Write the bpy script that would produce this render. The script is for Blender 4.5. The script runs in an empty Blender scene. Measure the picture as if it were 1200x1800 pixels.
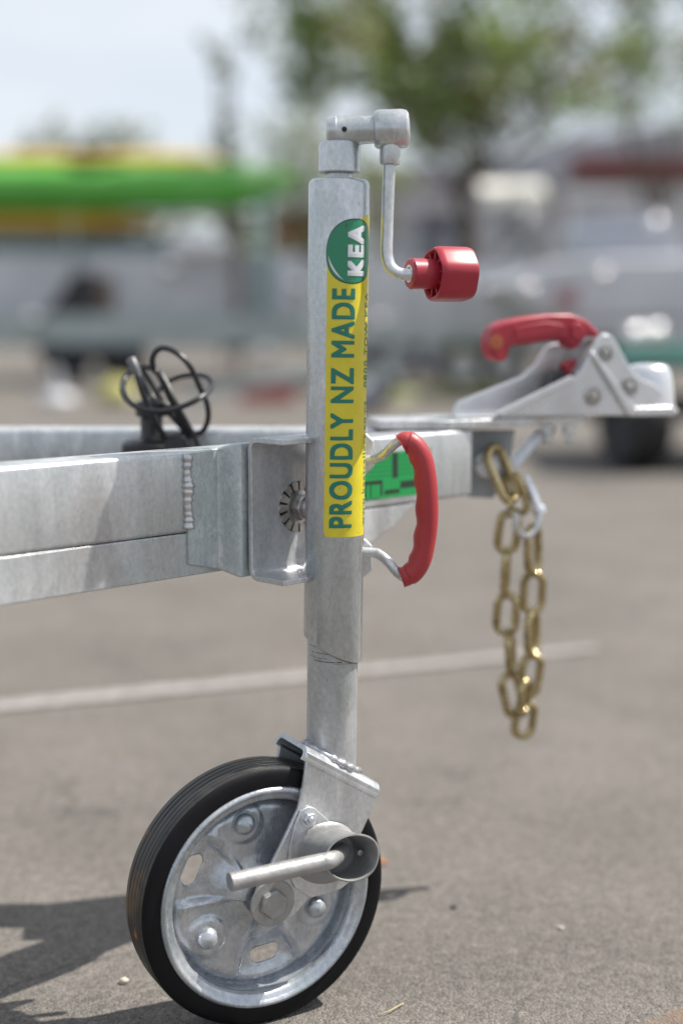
import bpy, bmesh, math, random
from mathutils import Vector, Matrix
R = math.radians
random.seed(7)
sc = bpy.context.scene
col = sc.collection

# ------------------------------------------------------------------ camera, sky, sun, exposure
F, CAM_D, CAM_H = 2500.0, 1.444, 0.713
TH = math.atan(330 / F)
cam_d = bpy.data.cameras.new('camera'); cam = bpy.data.objects.new('camera', cam_d); col.objects.link(cam)
cam.location = (0, -CAM_D, CAM_H); cam.rotation_euler = (R(90) - TH, 0, 0)
cam_d.sensor_fit = 'VERTICAL'; cam_d.sensor_height = 36; cam_d.lens = 50
cam_d.clip_start = .05; cam_d.clip_end = 2000
cam_d.dof.use_dof = True; cam_d.dof.focus_distance = 1.435; cam_d.dof.aperture_fstop = 1.5
sc.camera = cam
sc.view_settings.view_transform = 'Standard'; sc.view_settings.look = 'None'
sc.view_settings.gamma = 1; sc.view_settings.use_curve_mapping = False
sc.view_settings.exposure = 0.56
sc.cycles.use_denoising = True
SUN = Vector((.70, .21, 1)).normalized()
EL, AZ = math.asin(SUN.z), math.atan2(SUN.x, SUN.y)
w = bpy.data.worlds.new('World'); sc.world = w; w.use_nodes = True
nt = w.node_tree; bg = nt.nodes['Background']
sky = nt.nodes.new('ShaderNodeTexSky'); sky.sky_type = 'NISHITA'; sky.sun_disc = False
sky.sun_elevation = EL; sky.sun_rotation = AZ; sky.air_density = 1.0; sky.dust_density = 1.5
tc = nt.nodes.new('ShaderNodeTexCoord'); mp = nt.nodes.new('ShaderNodeMapping'); mp.inputs['Scale'].default_value = (1, 1, 3.2)
nz = nt.nodes.new('ShaderNodeTexNoise'); nz.inputs['Scale'].default_value = 2.2; nz.inputs['Detail'].default_value = 6
cr = nt.nodes.new('ShaderNodeValToRGB'); cr.color_ramp.elements[0].position = .36; cr.color_ramp.elements[1].position = .66
cr.color_ramp.elements[0].color = (.55, .55, .55, 1); cr.color_ramp.elements[1].color = (.9, .9, .9, 1)
mx = nt.nodes.new('ShaderNodeMix'); mx.data_type = 'RGBA'
mx.inputs['B'].default_value = (6.0, 6.3, 6.7, 1)
L = nt.links.new
L(tc.outputs['Generated'], mp.inputs['Vector']); L(mp.outputs[0], nz.inputs['Vector']); L(nz.outputs['Fac'], cr.inputs['Fac'])
L(cr.outputs['Color'], mx.inputs['Factor']); L(sky.outputs[0], mx.inputs['A']); L(mx.outputs['Result'], bg.inputs['Color'])
bg.inputs['Strength'].default_value = .10
sd = bpy.data.lights.new('sun', 'SUN'); so = bpy.data.objects.new('sun', sd); col.objects.link(so)
sd.energy = 5.0; sd.angle = R(.5); sd.color = (1, .95, .87)
so.rotation_euler = (-SUN).to_track_quat('-Z', 'Y').to_euler(); so.location = SUN * 20

# ------------------------------------------------------------------ picture -> place, at a chosen real plane
cT, sT = math.cos(TH), math.sin(TH)
def plane(px, py, P, N):
    a = (px - 600) / F; b = (py - 900) / F
    d = Vector((a, cT - b * sT, -(sT + b * cT))); o = Vector((0, -CAM_D, CAM_H)); P = Vector(P); N = Vector(N)
    return o + d * ((P - o).dot(N) / d.dot(N))
def at(px, py, Y): return plane(px, py, (0, Y, 0), (0, 1, 0))
def ground_at(px, py, z=0): return plane(px, py, (0, 0, z), (0, 0, 1))

# ------------------------------------------------------------------ materials
def mat(name, base, rough=.5, metal=0, var=None, scale=20, detail=4, bump=0, bscale=None, vor=0, vscale=60, spec=.5, stretch=None, coat=0, lo=.35, hi=.65, rvar=0, sub=0, alpha=1, trans=0):
    m = bpy.data.materials.new(name); m.use_nodes = True; n = m.node_tree; p = n.nodes['Principled BSDF']; LK = n.links.new
    p.inputs['Base Color'].default_value = (*base, 1); p.inputs['Roughness'].default_value = rough; p.inputs['Metallic'].default_value = metal
    p.inputs['Specular IOR Level'].default_value = spec; p.inputs['Coat Weight'].default_value = coat
    if trans: p.inputs['Transmission Weight'].default_value = trans
    t = n.nodes.new('ShaderNodeTexCoord'); mpn = n.nodes.new('ShaderNodeMapping'); LK(t.outputs['Object'], mpn.inputs['Vector'])
    if stretch: mpn.inputs['Scale'].default_value = stretch
    out = None
    if var:
        z = n.nodes.new('ShaderNodeTexNoise'); z.inputs['Scale'].default_value = scale; z.inputs['Detail'].default_value = detail; z.inputs['Roughness'].default_value = .6
        LK(mpn.outputs[0], z.inputs['Vector'])
        c = n.nodes.new('ShaderNodeValToRGB'); c.color_ramp.elements[0].position = lo; c.color_ramp.elements[1].position = hi
        c.color_ramp.elements[0].color = (*base, 1); c.color_ramp.elements[1].color = (*var, 1)
        LK(z.outputs['Fac'], c.inputs['Fac']); out = c.outputs['Color']
        if rvar:
            mr = n.nodes.new('ShaderNodeMapRange'); mr.inputs['From Min'].default_value = .3; mr.inputs['From Max'].default_value = .7
            mr.inputs['To Min'].default_value = rough - rvar; mr.inputs['To Max'].default_value = rough + rvar
            LK(z.outputs['Fac'], mr.inputs['Value']); LK(mr.outputs[0], p.inputs['Roughness'])
    if vor:
        v = n.nodes.new('ShaderNodeTexVoronoi'); v.inputs['Scale'].default_value = vscale; LK(mpn.outputs[0], v.inputs['Vector'])
        bw = n.nodes.new('ShaderNodeRGBToBW'); LK(v.outputs['Color'], bw.inputs[0])
        mr = n.nodes.new('ShaderNodeMapRange'); mr.inputs['To Min'].default_value = 1 - vor; mr.inputs['To Max'].default_value = 1 + vor; LK(bw.outputs[0], mr.inputs['Value'])
        mm = n.nodes.new('ShaderNodeMix'); mm.data_type = 'RGBA'; mm.blend_type = 'MULTIPLY'; mm.inputs['Factor'].default_value = 1
        if out: LK(out, mm.inputs['A'])
        else: mm.inputs['A'].default_value = (*base, 1)
        LK(mr.outputs[0], mm.inputs['B']); out = mm.outputs['Result']
    if out: LK(out, p.inputs['Base Color'])
    if bump:
        z2 = n.nodes.new('ShaderNodeTexNoise'); z2.inputs['Scale'].default_value = bscale or scale * 4; z2.inputs['Detail'].default_value = 5
        LK(mpn.outputs[0], z2.inputs['Vector'])
        b = n.nodes.new('ShaderNodeBump'); b.inputs['Strength'].default_value = 1; b.inputs['Distance'].default_value = bump
        LK(z2.outputs['Fac'], b.inputs['Height']); LK(b.outputs[0], p.inputs['Normal'])
    return m

def add_specks(m, color, scale, thresh, seed=0, soft=.03, stretch=(1, 1, 1), noise_scale=None):
    """small stains of their own colour, mixed over the base colour"""
    n = m.node_tree; p = n.nodes['Principled BSDF']; LK = n.links.new
    t = n.nodes.new('ShaderNodeTexCoord'); mpn = n.nodes.new('ShaderNodeMapping'); mpn.inputs['Location'].default_value = (seed, seed * 2, 0)
    mpn.inputs['Scale'].default_value = stretch; LK(t.outputs['Object'], mpn.inputs['Vector'])
    z = n.nodes.new('ShaderNodeTexNoise'); z.inputs['Scale'].default_value = scale; z.inputs['Detail'].default_value = 5; LK(mpn.outputs[0], z.inputs['Vector'])
    mr = n.nodes.new('ShaderNodeMapRange'); mr.inputs['From Min'].default_value = thresh; mr.inputs['From Max'].default_value = thresh + soft
    LK(z.outputs['Fac'], mr.inputs['Value'])
    mm = n.nodes.new('ShaderNodeMix'); mm.data_type = 'RGBA'; mm.inputs['B'].default_value = (*color, 1); LK(mr.outputs[0], mm.inputs['Factor'])
    inp = p.inputs['Base Color']
    if inp.links: LK(inp.links[0].from_socket, mm.inputs['A'])
    else: mm.inputs['A'].default_value = inp.default_value[:]
    LK(mm.outputs['Result'], inp)
    return m

def galvanise(name, a, b, rough, metal, streak=.35, k=1.0, bump=.0003, warm=.5):
    """dull zinc coating: soft vertical runs, fine grain, greenish and bluish drifts, matt and bright spots"""
    m = bpy.data.materials.new(name); m.use_nodes = True; n = m.node_tree; p = n.nodes['Principled BSDF']; LK = n.links.new; V = n.nodes.new
    p.inputs['Metallic'].default_value = metal
    t = V('ShaderNodeTexCoord')
    def nz(scale, stretch, det=5, rg=.6, dist=0.0):
        mpn = V('ShaderNodeMapping'); mpn.inputs['Scale'].default_value = stretch; LK(t.outputs['Object'], mpn.inputs['Vector'])
        z = V('ShaderNodeTexNoise'); z.inputs['Scale'].default_value = scale; z.inputs['Detail'].default_value = det; z.inputs['Roughness'].default_value = rg; z.inputs['Distortion'].default_value = dist
        LK(mpn.outputs[0], z.inputs['Vector']); return z
    def mr(src, a0, a1, b0, b1):
        q = V('ShaderNodeMapRange'); q.inputs['From Min'].default_value = a0; q.inputs['From Max'].default_value = a1; q.inputs['To Min'].default_value = b0; q.inputs['To Max'].default_value = b1; LK(src, q.inputs['Value']); return q.outputs[0]
    def mix(f, x, y, mode='MIX'):
        q = V('ShaderNodeMix'); q.data_type = 'RGBA'; q.blend_type = mode
        for v, kk in ((f, 'Factor'), (x, 'A'), (y, 'B')):
            if isinstance(v, (int, float)): q.inputs[kk].default_value = v
            elif isinstance(v, tuple): q.inputs[kk].default_value = (*v, 1)
            else: LK(v, q.inputs[kk])
        return q.outputs['Result']
    n1 = nz(26 * k, (1, 1, streak), 6, .62, .4); n2 = nz(9 * k, (1, 1, .6), 3); n3 = nz(230, (1, 1, .8), 3, .7); n4 = nz(60 * k, (1, 1, streak * .6), 4, .6, .8); n5 = nz(11 * k, (1, 1, .5), 3)
    c = mix(mr(n1.outputs['Fac'], .38, .64, 0, 1), a, b)
    c = mix(mr(n2.outputs['Fac'], .47, .56, 0, .65), c, (a[0] * .86, a[1] * .94, a[2] * .93))
    c = mix(mr(n5.outputs['Color'], .5, .7, 0, .45 * warm), c, (b[0] * 1.0, b[1] * .95, b[2] * .97))
    c = mix(mr(n4.outputs['Fac'], .60, .74, 0, .5), c, (min(1, b[0] * 1.18), min(1, b[1] * 1.18), min(1, b[2] * 1.2)))
    c = mix(1.0, c, mix(mr(n3.outputs['Fac'], .35, .7, 0, 1), (.86, .87, .88), (1.1, 1.1, 1.1)), 'MULTIPLY')
    sp = nz(85, (1, 1, .7), 4, .7, 1.5); c = mix(mr(sp.outputs['Fac'], .685, .73, 0, .7), c, (.16, .17, .18))
    LK(c, p.inputs['Base Color'])
    rr = V('ShaderNodeMath'); rr.operation = 'ADD'; LK(mr(n1.outputs['Fac'], .35, .65, rough - .08, rough + .08), rr.inputs[0]); LK(mr(n4.outputs['Fac'], .4, .65, .05, -.07), rr.inputs[1]); LK(rr.outputs[0], p.inputs['Roughness'])
    bp = V('ShaderNodeBump'); bp.inputs['Distance'].default_value = bump; ad = V('ShaderNodeMath'); ad.operation = 'MULTIPLY_ADD'; ad.inputs[1].default_value = .35; LK(n3.outputs['Fac'], ad.inputs[0]); LK(n4.outputs['Fac'], ad.inputs[2]); LK(ad.outputs[0], bp.inputs['Height']); LK(bp.outputs[0], p.inputs['Normal'])
    return m
galv = galvanise('galvanised_steel', (.48, .485, .495), (.70, .705, .72), .32, .58, .22, .6)
galv_tube = galvanise('galvanised_tube', (.47, .48, .49), (.70, .71, .725), .29, .66, .3, .9)
galv_rough = galvanise('rough_galvanised_plate', (.48, .505, .515), (.62, .65, .665), .38, .5, .8, 1.3, .0011)
weld = mat('weld_metal', (.46, .48, .52), .34, .85, var=(.62, .60, .58), scale=60, bump=.0008, bscale=110)
cast = mat('cast_grey_metal', (.29, .29, .29), .46, .55, var=(.39, .385, .38), scale=50, bump=.0003, bscale=220, rvar=.08)
zinc = mat('zinc_plated', (.60, .62, .65), .28, .9, var=(.72, .73, .75), scale=30, rvar=.08)
dkzinc = mat('dark_zinc', (.32, .30, .29), .3, .9, var=(.5, .48, .46), scale=60)
rimm = galvanise('rim_galvanised', (.40, .425, .46), (.60, .62, .65), .31, .7, .8, 1.0, .0008, .8)
red = mat('red_plastic', (.31, .016, .032), .38, 0, var=(.36, .022, .04), scale=30, spec=.5)
redrub = mat('red_rubber', (.33, .022, .030), .45, 0, var=(.38, .035, .04), scale=18, bump=.0002, bscale=300)
black = mat('black_plastic', (.012, .012, .014), .32, 0, spec=.5)
rubber = mat('tyre_rubber', (.004, .004, .005), .55, 0, var=(.008, .008, .010), scale=12, bump=.0001, bscale=200, spec=.18)
tread = mat('worn_tread_rubber', (.012, .012, .013), .42, 0, var=(.045, .042, .038), scale=20, bump=.0004, bscale=150, spec=.5, rvar=.12)
add_specks(tread, (.16, .10, .05), 11, .57, 2, soft=.15)
add_specks(tread, (.45, .16, .02), 17, .66, 6, soft=.06)
brass = mat('yellow_zinc_chain', (.36, .28, .13), .22, .9, var=(.54, .45, .27), scale=60, rvar=.1, bump=.0002, bscale=200)
add_specks(brass, (.12, .09, .05), 90, .62, 4)
yel = mat('sticker_yellow', (.60, .50, .02), .34, 0, var=(.67, .57, .035), scale=35, coat=.2, rvar=.08, bump=.00006, bscale=60)
add_specks(yel, (.32, .27, .06), 130, .70, 8)
grn = mat('sticker_green', (.012, .20, .10), .35, 0, coat=.2)
grn_txt = mat('sticker_letter_green', (.012, .17, .12), .4, 0)
wht = mat('sticker_white', (.62, .64, .68), .4)
drk = mat('sticker_dark', (.03, .05, .04), .4)
lab_g = mat('reflective_green', (.006, .27, .065), .3, 0, spec=.6)
lab_k = mat('label_black', (.015, .03, .02), .4)

# ------------------------------------------------------------------ object helpers
def tag(o, label=None, cat=None, group=None, kind=None):
    for k, v in (('label', label), ('category', cat), ('group', group), ('kind', kind)):
        if v: o[k] = v
    return o
def thing(name, loc, label, cat, group=None, rot=None):
    o = bpy.data.objects.new(name, None); col.objects.link(o); o.location = loc; o.empty_display_size = .1
    if rot: o.rotation_euler = rot
    return tag(o, label, cat, group)
def build(name, bm, m, parent=None, smooth=35, bevel=0, seg=2, world=True):
    """bm is in world coordinates; the object's origin goes to its parent's location"""
    me = bpy.data.meshes.new(name)
    bmesh.ops.recalc_face_normals(bm, faces=bm.faces)
    bm.to_mesh(me); bm.free()
    o = bpy.data.objects.new(name, me); col.objects.link(o)
    ms = m if isinstance(m, (list, tuple)) else [m]
    for x in ms: me.materials.append(x)
    if smooth:
        me.polygons.foreach_set('use_smooth', [True] * len(me.polygons))
        me.set_sharp_from_angle(angle=R(smooth))
    if parent:
        o.parent = parent
        if world:
            bpy.context.view_layer.update()
            me.transform(parent.matrix_world.inverted())
    if bevel:
        b = o.modifiers.new('bevel', 'BEVEL'); b.width = bevel; b.segments = seg; b.limit_method = 'ANGLE'; b.angle_limit = R(40)
    return o
def frame_to(z, x=None):
    z = Vector(z).normalized(); x = Vector(x) if x else (Vector((1, 0, 0)) if abs(z.x) < .9 else Vector((0, 0, 1)))
    x = (x - z * x.dot(z)).normalized(); y = z.cross(x)
    return x, y, z
def NB(): return bmesh.new()
def prism(bm, pts, th):
    """closed polygon of world points, thickened by vector th"""
    th = Vector(th); a = [bm.verts.new(Vector(p)) for p in pts]; b = [bm.verts.new(Vector(p) + th) for p in pts]
    bm.faces.new(a); bm.faces.new(b[::-1]); n = len(a)
    for i in range(n): bm.faces.new((a[i], b[i], b[(i + 1) % n], a[(i + 1) % n]))
def box(bm, c, sx, sy, sz, X=(1, 0, 0), Y=(0, 1, 0), Z=(0, 0, 1)):
    c = Vector(c); X = Vector(X) * sx / 2; Y = Vector(Y) * sy / 2; Z = Vector(Z) * sz / 2
    prism(bm, [c - X - Y - Z, c + X - Y - Z, c + X + Y - Z, c - X + Y - Z], Z * 2)
def ring(bm, c, x, y, r, n, ry=None, rot=0):
    ry = r if ry is None else ry
    return [bm.verts.new(Vector(c) + x * r * math.cos(2 * math.pi * i / n + rot) + y * ry * math.sin(2 * math.pi * i / n + rot)) for i in range(n)]
def skin(bm, rings, cap0=True, cap1=True, closed=False):
    n = len(rings[0])
    pr = list(zip(rings, rings[1:])) + ([(rings[-1], rings[0])] if closed else [])
    for a, b in pr:
        for i in range(n): bm.faces.new((a[i], a[(i + 1) % n], b[(i + 1) % n], b[i]))
    if not closed:
        if cap0: bm.faces.new(rings[0][::-1])
        if cap1: bm.faces.new(rings[-1])
def lathe(bm, o, axis, prof, n=48, cap0=False, cap1=False, rot=0, x=None):
    """prof = [(r, h)] along axis from o"""
    x, y, z = frame_to(axis, x)
    skin(bm, [ring(bm, Vector(o) + z * h, x, y, max(r, 1e-5), n, rot=rot) for r, h in prof], cap0, cap1)
def spline(pts, k=8, closed=False):
    P = [Vector(p) for p in pts]; out = []; n = len(P)
    rng = range(n) if closed else range(n - 1)
    for i in rng:
        if closed: a, b, c, d = P[i - 1], P[i], P[(i + 1) % n], P[(i + 2) % n]
        else: a, b, c, d = P[max(i - 1, 0)], P[i], P[i + 1], P[min(i + 2, n - 1)]
        for j in range(k):
            t = j / k
            out.append(.5 * ((2 * b) + (c - a) * t + (2 * a - 5 * b + 4 * c - d) * t * t + (3 * b - a - 3 * c + d) * t ** 3))
    if not closed: out.append(P[-1])
    return out
def sweep(bm, pts, r, n=12, closed=False, cap=True, squash=None):
    """tube along a world polyline; r number or list"""
    P = [Vector(p) for p in pts]; m = len(P); rs = r if isinstance(r, (list, tuple)) else [r] * m
    rings = []; up = None
    for i in range(m):
        t = (P[(i + 1) % m] - P[i - 1]) if closed else (P[min(i + 1, m - 1)] - P[max(i - 1, 0)])
        t.normalize()
        if up is None: up = Vector((0, 0, 1)) if abs(t.z) < .8 else Vector((0, 1, 0))
        x = (up - t * up.dot(t)).normalized(); y = t.cross(x); up = x
        rings.append(ring(bm, P[i], x, y, rs[i] * (squash[0] if squash else 1), n, rs[i] * (squash[1] if squash else 1)))
    skin(bm, rings, cap, cap, closed)
def hexnut(bm, c, axis, r, h, bore=.5):
    x, y, z = frame_to(axis); c = Vector(c)
    lathe(bm, c, axis, [(r * .9, 0), (r, h * .08), (r, h * .85), (r * .88, h)], 6, True, False)
    bm2 = ring(bm, c + z * h, x, y, r * bore, 6); last = None
    # close the top between hexagon and bore, then the bore's wall
    top = [v for v in bm.verts if abs((v.co - c - z * h).dot(z)) < 1e-6 and abs((v.co - c - z * h).length - r * .88) < 1e-5]
    x0 = sorted(top, key=lambda v: math.atan2((v.co - c).dot(y), (v.co - c).dot(x))); x1 = sorted(bm2, key=lambda v: math.atan2((v.co - c).dot(y), (v.co - c).dot(x)))
    if len(x0) == 6:
        for i in range(6): bm.faces.new((x0[i], x0[(i + 1) % 6], x1[(i + 1) % 6], x1[i]))
    deep = [bm.verts.new(v.co - z * h * .5) for v in x1]
    for i in range(6): bm.faces.new((x1[i], x1[(i + 1) % 6], deep[(i + 1) % 6], deep[i]))
    bm.faces.new(deep)
def hexhead(bm, c, axis, r, h): lathe(bm, c, axis, [(r * .96, 0), (r, h * .1), (r, h * .8), (r * .86, h)], 6, True, True)

# ================================================================== ground
asph = bpy.data.materials.new('asphalt'); asph.use_nodes = True
n = asph.node_tree; p = n.nodes['Principled BSDF']; LK = n.links.new
t = n.nodes.new('ShaderNodeTexCoord')
def noise(scale, det=4, rough=.6, loc=None):
    z = n.nodes.new('ShaderNodeTexNoise'); z.inputs['Scale'].default_value = scale; z.inputs['Detail'].default_value = det; z.inputs['Roughness'].default_value = rough
    LK(t.outputs['Object'], z.inputs['Vector']); return z.outputs['Fac']
def ramp(src, a, b, ca, cb):
    c = n.nodes.new('ShaderNodeValToRGB'); c.color_ramp.elements[0].position = a; c.color_ramp.elements[1].position = b
    c.color_ramp.elements[0].color = (*ca, 1); c.color_ramp.elements[1].color = (*cb, 1); LK(src, c.inputs['Fac']); return c.outputs['Color']
def mixc(fac, a, b, mode='MIX'):
    m = n.nodes.new('ShaderNodeMix'); m.data_type = 'RGBA'; m.blend_type = mode
    for s, k in ((fac, 'Factor'), (a, 'A'), (b, 'B')):
        if isinstance(s, (int, float)): m.inputs[k].default_value = s
        elif isinstance(s, tuple): m.inputs[k].default_value = (*s, 1)
        else: LK(s, m.inputs[k])
    return m.outputs['Result']
base = ramp(noise(1.3, 3), .3, .7, (.128, .120, .112), (.170, .159, .148))
agg = n.nodes.new('ShaderNodeTexVoronoi'); agg.inputs['Scale'].default_value = 330; LK(t.outputs['Object'], agg.inputs['Vector'])
bw = n.nodes.new('ShaderNodeRGBToBW'); LK(agg.outputs['Color'], bw.inputs[0])
c1 = mixc(.8, base, ramp(bw.outputs[0], .15, .85, (.62, .60, .60), (1.35, 1.33, 1.28)), 'MULTIPLY')
c1 = mixc(1.0, c1, ramp(noise(60, 3), .35, .7, (.80, .80, .80), (1.14, 1.12, 1.10)), 'MULTIPLY')
pit = ramp(noise(190, 2), .60, .70, (0, 0, 0), (1, 1, 1)); c1 = mixc(pit, c1, (.07, .065, .06))
chip = ramp(noise(420, 1), .74, .78, (0, 0, 0), (1, 1, 1)); c1 = mixc(chip, c1, (.42, .41, .40))
# fine cracks
vc = n.nodes.new('ShaderNodeTexVoronoi'); vc.feature = 'DISTANCE_TO_EDGE'; vc.inputs['Scale'].default_value = 2.1
nd = n.nodes.new('ShaderNodeTexNoise'); nd.inputs['Scale'].default_value = 7; nd.inputs['Detail'].default_value = 6; LK(t.outputs['Object'], nd.inputs['Vector'])
va = n.nodes.new('ShaderNodeVectorMath'); va.operation = 'MULTIPLY_ADD'; va.inputs[1].default_value = (.35, .35, 0); LK(nd.outputs['Color'], va.inputs[0]); LK(t.outputs['Object'], va.inputs[2]); LK(va.outputs[0], vc.inputs['Vector'])
crk = ramp(vc.outputs['Distance'], .0, .011, (1, 1, 1), (0, 0, 0)); msk = ramp(noise(1.7, 2), .46, .52, (0, 0, 0), (1, 1, 1))
cf = mixc(1.0, crk, msk, 'MULTIPLY'); c1 = mixc(cf, c1, (.080, .075, .07)); c1 = mixc(.8, c1, ramp(noise(3.1, 5, .7), .36, .66, (.84, .83, .82), (1.12, 1.11, 1.10)), 'MULTIPLY')
oil = ramp(noise(2.3, 3), .66, .72, (0, 0, 0), (.45, .45, .45)); c1 = mixc(oil, c1, (.075, .072, .07))
red_chip = ramp(noise(260, 1), .755, .78, (0, 0, 0), (1, 1, 1)); c1 = mixc(red_chip, c1, (.24, .17, .13))
stain = ramp(noise(4.2, 4), .665, .74, (0, 0, 0), (.75, .75, .75)); c1 = mixc(stain, c1, (.20, .125, .075))
LK(c1, p.inputs['Base Color']); p.inputs['Roughness'].default_value = .85; p.inputs['Specular IOR Level'].default_value = .35
bp = n.nodes.new('ShaderNodeBump'); bp.inputs['Distance'].default_value = .0016; bp.inputs['Strength'].default_value = .8
ad = n.nodes.new('ShaderNodeMath'); ad.operation = 'MULTIPLY_ADD'; ad.inputs[1].default_value = -1.2; LK(agg.outputs['Distance'], ad.inputs[0]); LK(noise(90, 5), ad.inputs[2])
LK(ad.outputs[0], bp.inputs['Height']); LK(bp.outputs[0], p.inputs['Normal'])
bm = NB(); prism(bm, [(-400, -60, 0), (400, -60, 0), (400, 900, 0), (-400, 900, 0)], (0, 0, -.3))
tag(build('ground', bm, asph, smooth=0), kind='structure')
# worn painted line
pm = mat('worn_line_paint', (.23, .212, .20), .85, var=(.34, .32, .31), scale=30, bump=.0008, bscale=300)
add_specks(pm, (.20, .185, .17), 110, .52, 1, soft=.10)
bm = NB(); A = ground_at(-40, 1243, .004); B = ground_at(1045, 1138, .004); d = (B - A).normalized(); q = Vector((-d.y, d.x, 0)) * .027
m_ = 120; up_ = []; lo_ = []
for i in range(m_ + 1):
    f = i / m_; c = A + (B - A) * f; wdt = 1.25 - .5 * f
    up_.append(c + q * wdt * random.uniform(.8, 1.2)); lo_.append(c - q * wdt * random.uniform(.9, 1.1))
fv = [bm.verts.new(x) for x in lo_]; gv = [bm.verts.new(x) for x in up_]
for i in range(m_): bm.faces.new((fv[i], fv[i + 1], gv[i + 1], gv[i]))
tag(build('painted_line', bm, pm, smooth=0), kind='structure')

# ================================================================== the jockey wheel
TX = .0
def tube_pt(py, px=None):                      # point on the tube axis seen at height py
    cx = 596 - (py - 320) * .0139
    return at(cx, py, 0)
A0, A1 = tube_pt(1300), tube_pt(320)
AX = (A1 - A0).normalized()                     # the tube leans very slightly to the right
def on_axis(py): 
    q = at(590, py, 0); return A0 + AX * ((q.z - A0.z) / AX.z)
RT = .0303
jw = thing('jockey_wheel', (0, 0, 0), 'galvanised jockey wheel with yellow sticker down its tube and red crank knob', 'jockey wheel')
tx, ty, _ = frame_to(AX, (1, 0, 0))             # ty points away from the camera
def cyl(th, z, r):                              # th degrees from the camera-facing front, positive to the right; z along the axis from A0
    return A0 + AX * z + tx * math.sin(R(th)) * r - ty * math.cos(R(th)) * r
zof = lambda py: (on_axis(py) - A0).length * (1 if on_axis(py).z > A0.z else -1)

# outer tube, lower end cut on the slant
bm = NB(); N_ = 96
zt = zof(316)
def low(th): return zof(1137) + (zof(1114) - zof(1160)) / 2 * math.cos(R(th + 100))
prof = [('lowin', RT - .0026), ('low', RT - .0003), ('low2', RT), (zt - .006, RT), (zt - .0022, RT - .0008), (zt - .0004, RT - .003), (zt, RT - .006), (zt, .018), (zt - .02, .018)]
rings = []
for k, (z, r) in enumerate(prof):
    rg = []
    for i in range(N_):
        th = -180 + 360 * i / N_
        zz = z if not isinstance(z, str) else low(th) + (.0007 if z == 'low2' else 0)
        rg.append(bm.verts.new(cyl(th, zz, r)))
    rings.append(rg)
skin(bm, rings, False, False)
# inside wall of the lower opening
ins = [[bm.verts.new(cyl(-180 + 360 * i / N_, low(-180 + 360 * i / N_) + .05, RT - .0026)) for i in range(N_)]]
for i in range(N_): bm.faces.new((rings[0][i], rings[0][(i + 1) % N_], ins[0][(i + 1) % N_], ins[0][i]))
outer = build('outer_tube', bm, galv_tube, jw, 40)
# inner tube
RI = .0262
bm = NB(); z0, z1 = zof(1352), zof(1050)
skin(bm, [[bm.verts.new(cyl(360 * i / 64, z, RI)) for i in range(64)] for z in (z0, z1)], True, True)
inner_m = galvanise('inner_tube_steel', (.42, .43, .435), (.62, .63, .64), .34, .6, .3, 1.0)
inner_m2 = inner_m
inner = build('inner_tube', bm, inner_m, jw)
# scuffs round the inner tube just below the sleeve, plus a lip shadow ring
bm = NB()
for z, a, b, w_ in ((1120, -62, 30, .0004), (1124, -40, 45, .00022), (1129, -66, 12, .0003), (1134, -20, 50, .00018), (1139, -55, 5, .00035), (1147, -64, -10, .00025), (1153, -45, 22, .0005), (1157, 0, 60, .0002)):
    zz = zof(z); pts = [cyl(a + (b - a) * i / 14, zz - .0011 * (i / 14) + random.uniform(-.00012, .00012), RI + .00004) for i in range(15)]
    sweep(bm, pts, [w_ * random.uniform(.5, 1.2) for _ in pts], 4)
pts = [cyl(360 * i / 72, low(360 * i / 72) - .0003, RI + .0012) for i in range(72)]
sweep(bm, pts, .0009, 6, closed=True)  # dark ring drawn as the contact shadow under the sleeve lip
build('scuff_and_lip_shadow', bm, mat('scuff_shadow_grey', (.10, .105, .11), .55, .2), inner)
# weld beads at its foot are made with the fork

# ---- sticker (yellow, wraps past the right edge)
def patch(bm, th0, th1, ztop, zbot, r, n=40, m=6):
    cols = []
    for i in range(n + 1):
        th = th0 + (th1 - th0) * i / n; a, b = zbot(th), ztop(th)
        cols.append([bm.verts.new(cyl(th, a + (b - a) * j / m, r)) for j in range(m + 1)])
    for i in range(n):
        for j in range(m): bm.faces.new((cols[i][j], cols[i + 1][j], cols[i + 1][j + 1], cols[i][j + 1]))
zb = zof(937)
def sb(th):
    e = (th + 20.5) * RT * math.pi / 180
    return zb + (.005 - math.sqrt(max(0, .005 ** 2 - (.005 - e) ** 2)) if e < .005 else 0)
def stp(th):
    zl = zof(452); zr = zof(378)
    return zl if th < 5 else (zof(400) if th < 22 else zof(394) + (zr - zof(394)) * min(1, (th - 22) / 48))
bm = NB(); patch(bm, -20.5, 128, stp, sb, RT + .00022, 120, 4)
build('sticker', bm, yel, outer)
def oval(bm, thc, zc, a, b, r, n=48, rings_=10, sx=0):
    """filled superellipse on the tube: a degrees half width, b metres half height"""
    prev = None; c = bm.verts.new(cyl(thc, zc, r))
    for k in range(1, rings_ + 1):
        cur = []
        for i in range(n):
            q_ = 2 * math.pi * i / n; cx_, sx_ = math.cos(q_), math.sin(q_)
            ex = 2 / 2.25
            u = abs(cx_) ** ex * (1 if cx_ > 0 else -1); v = abs(sx_) ** ex * (1 if sx_ > 0 else -1)
            cur.append(bm.verts.new(cyl(thc + a * u * k / rings_, zc + b * v * k / rings_ + sx * u * k / rings_, r)))
        if prev:
            for i in range(n): bm.faces.new((prev[i], prev[(i + 1) % n], cur[(i + 1) % n], cur[i]))
        else:
            for i in range(n): bm.faces.new((c, cur[i], cur[(i + 1) % n]))
        prev = cur
zc = (zof(388) + zof(499)) / 2; hb = (zof(388) - zof(499)) / 2
bm = NB(); oval(bm, 31, zc, 53.5, hb + .0006, RT + .0004, sx=.002); build('logo_border', bm, drk, outer)
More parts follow.
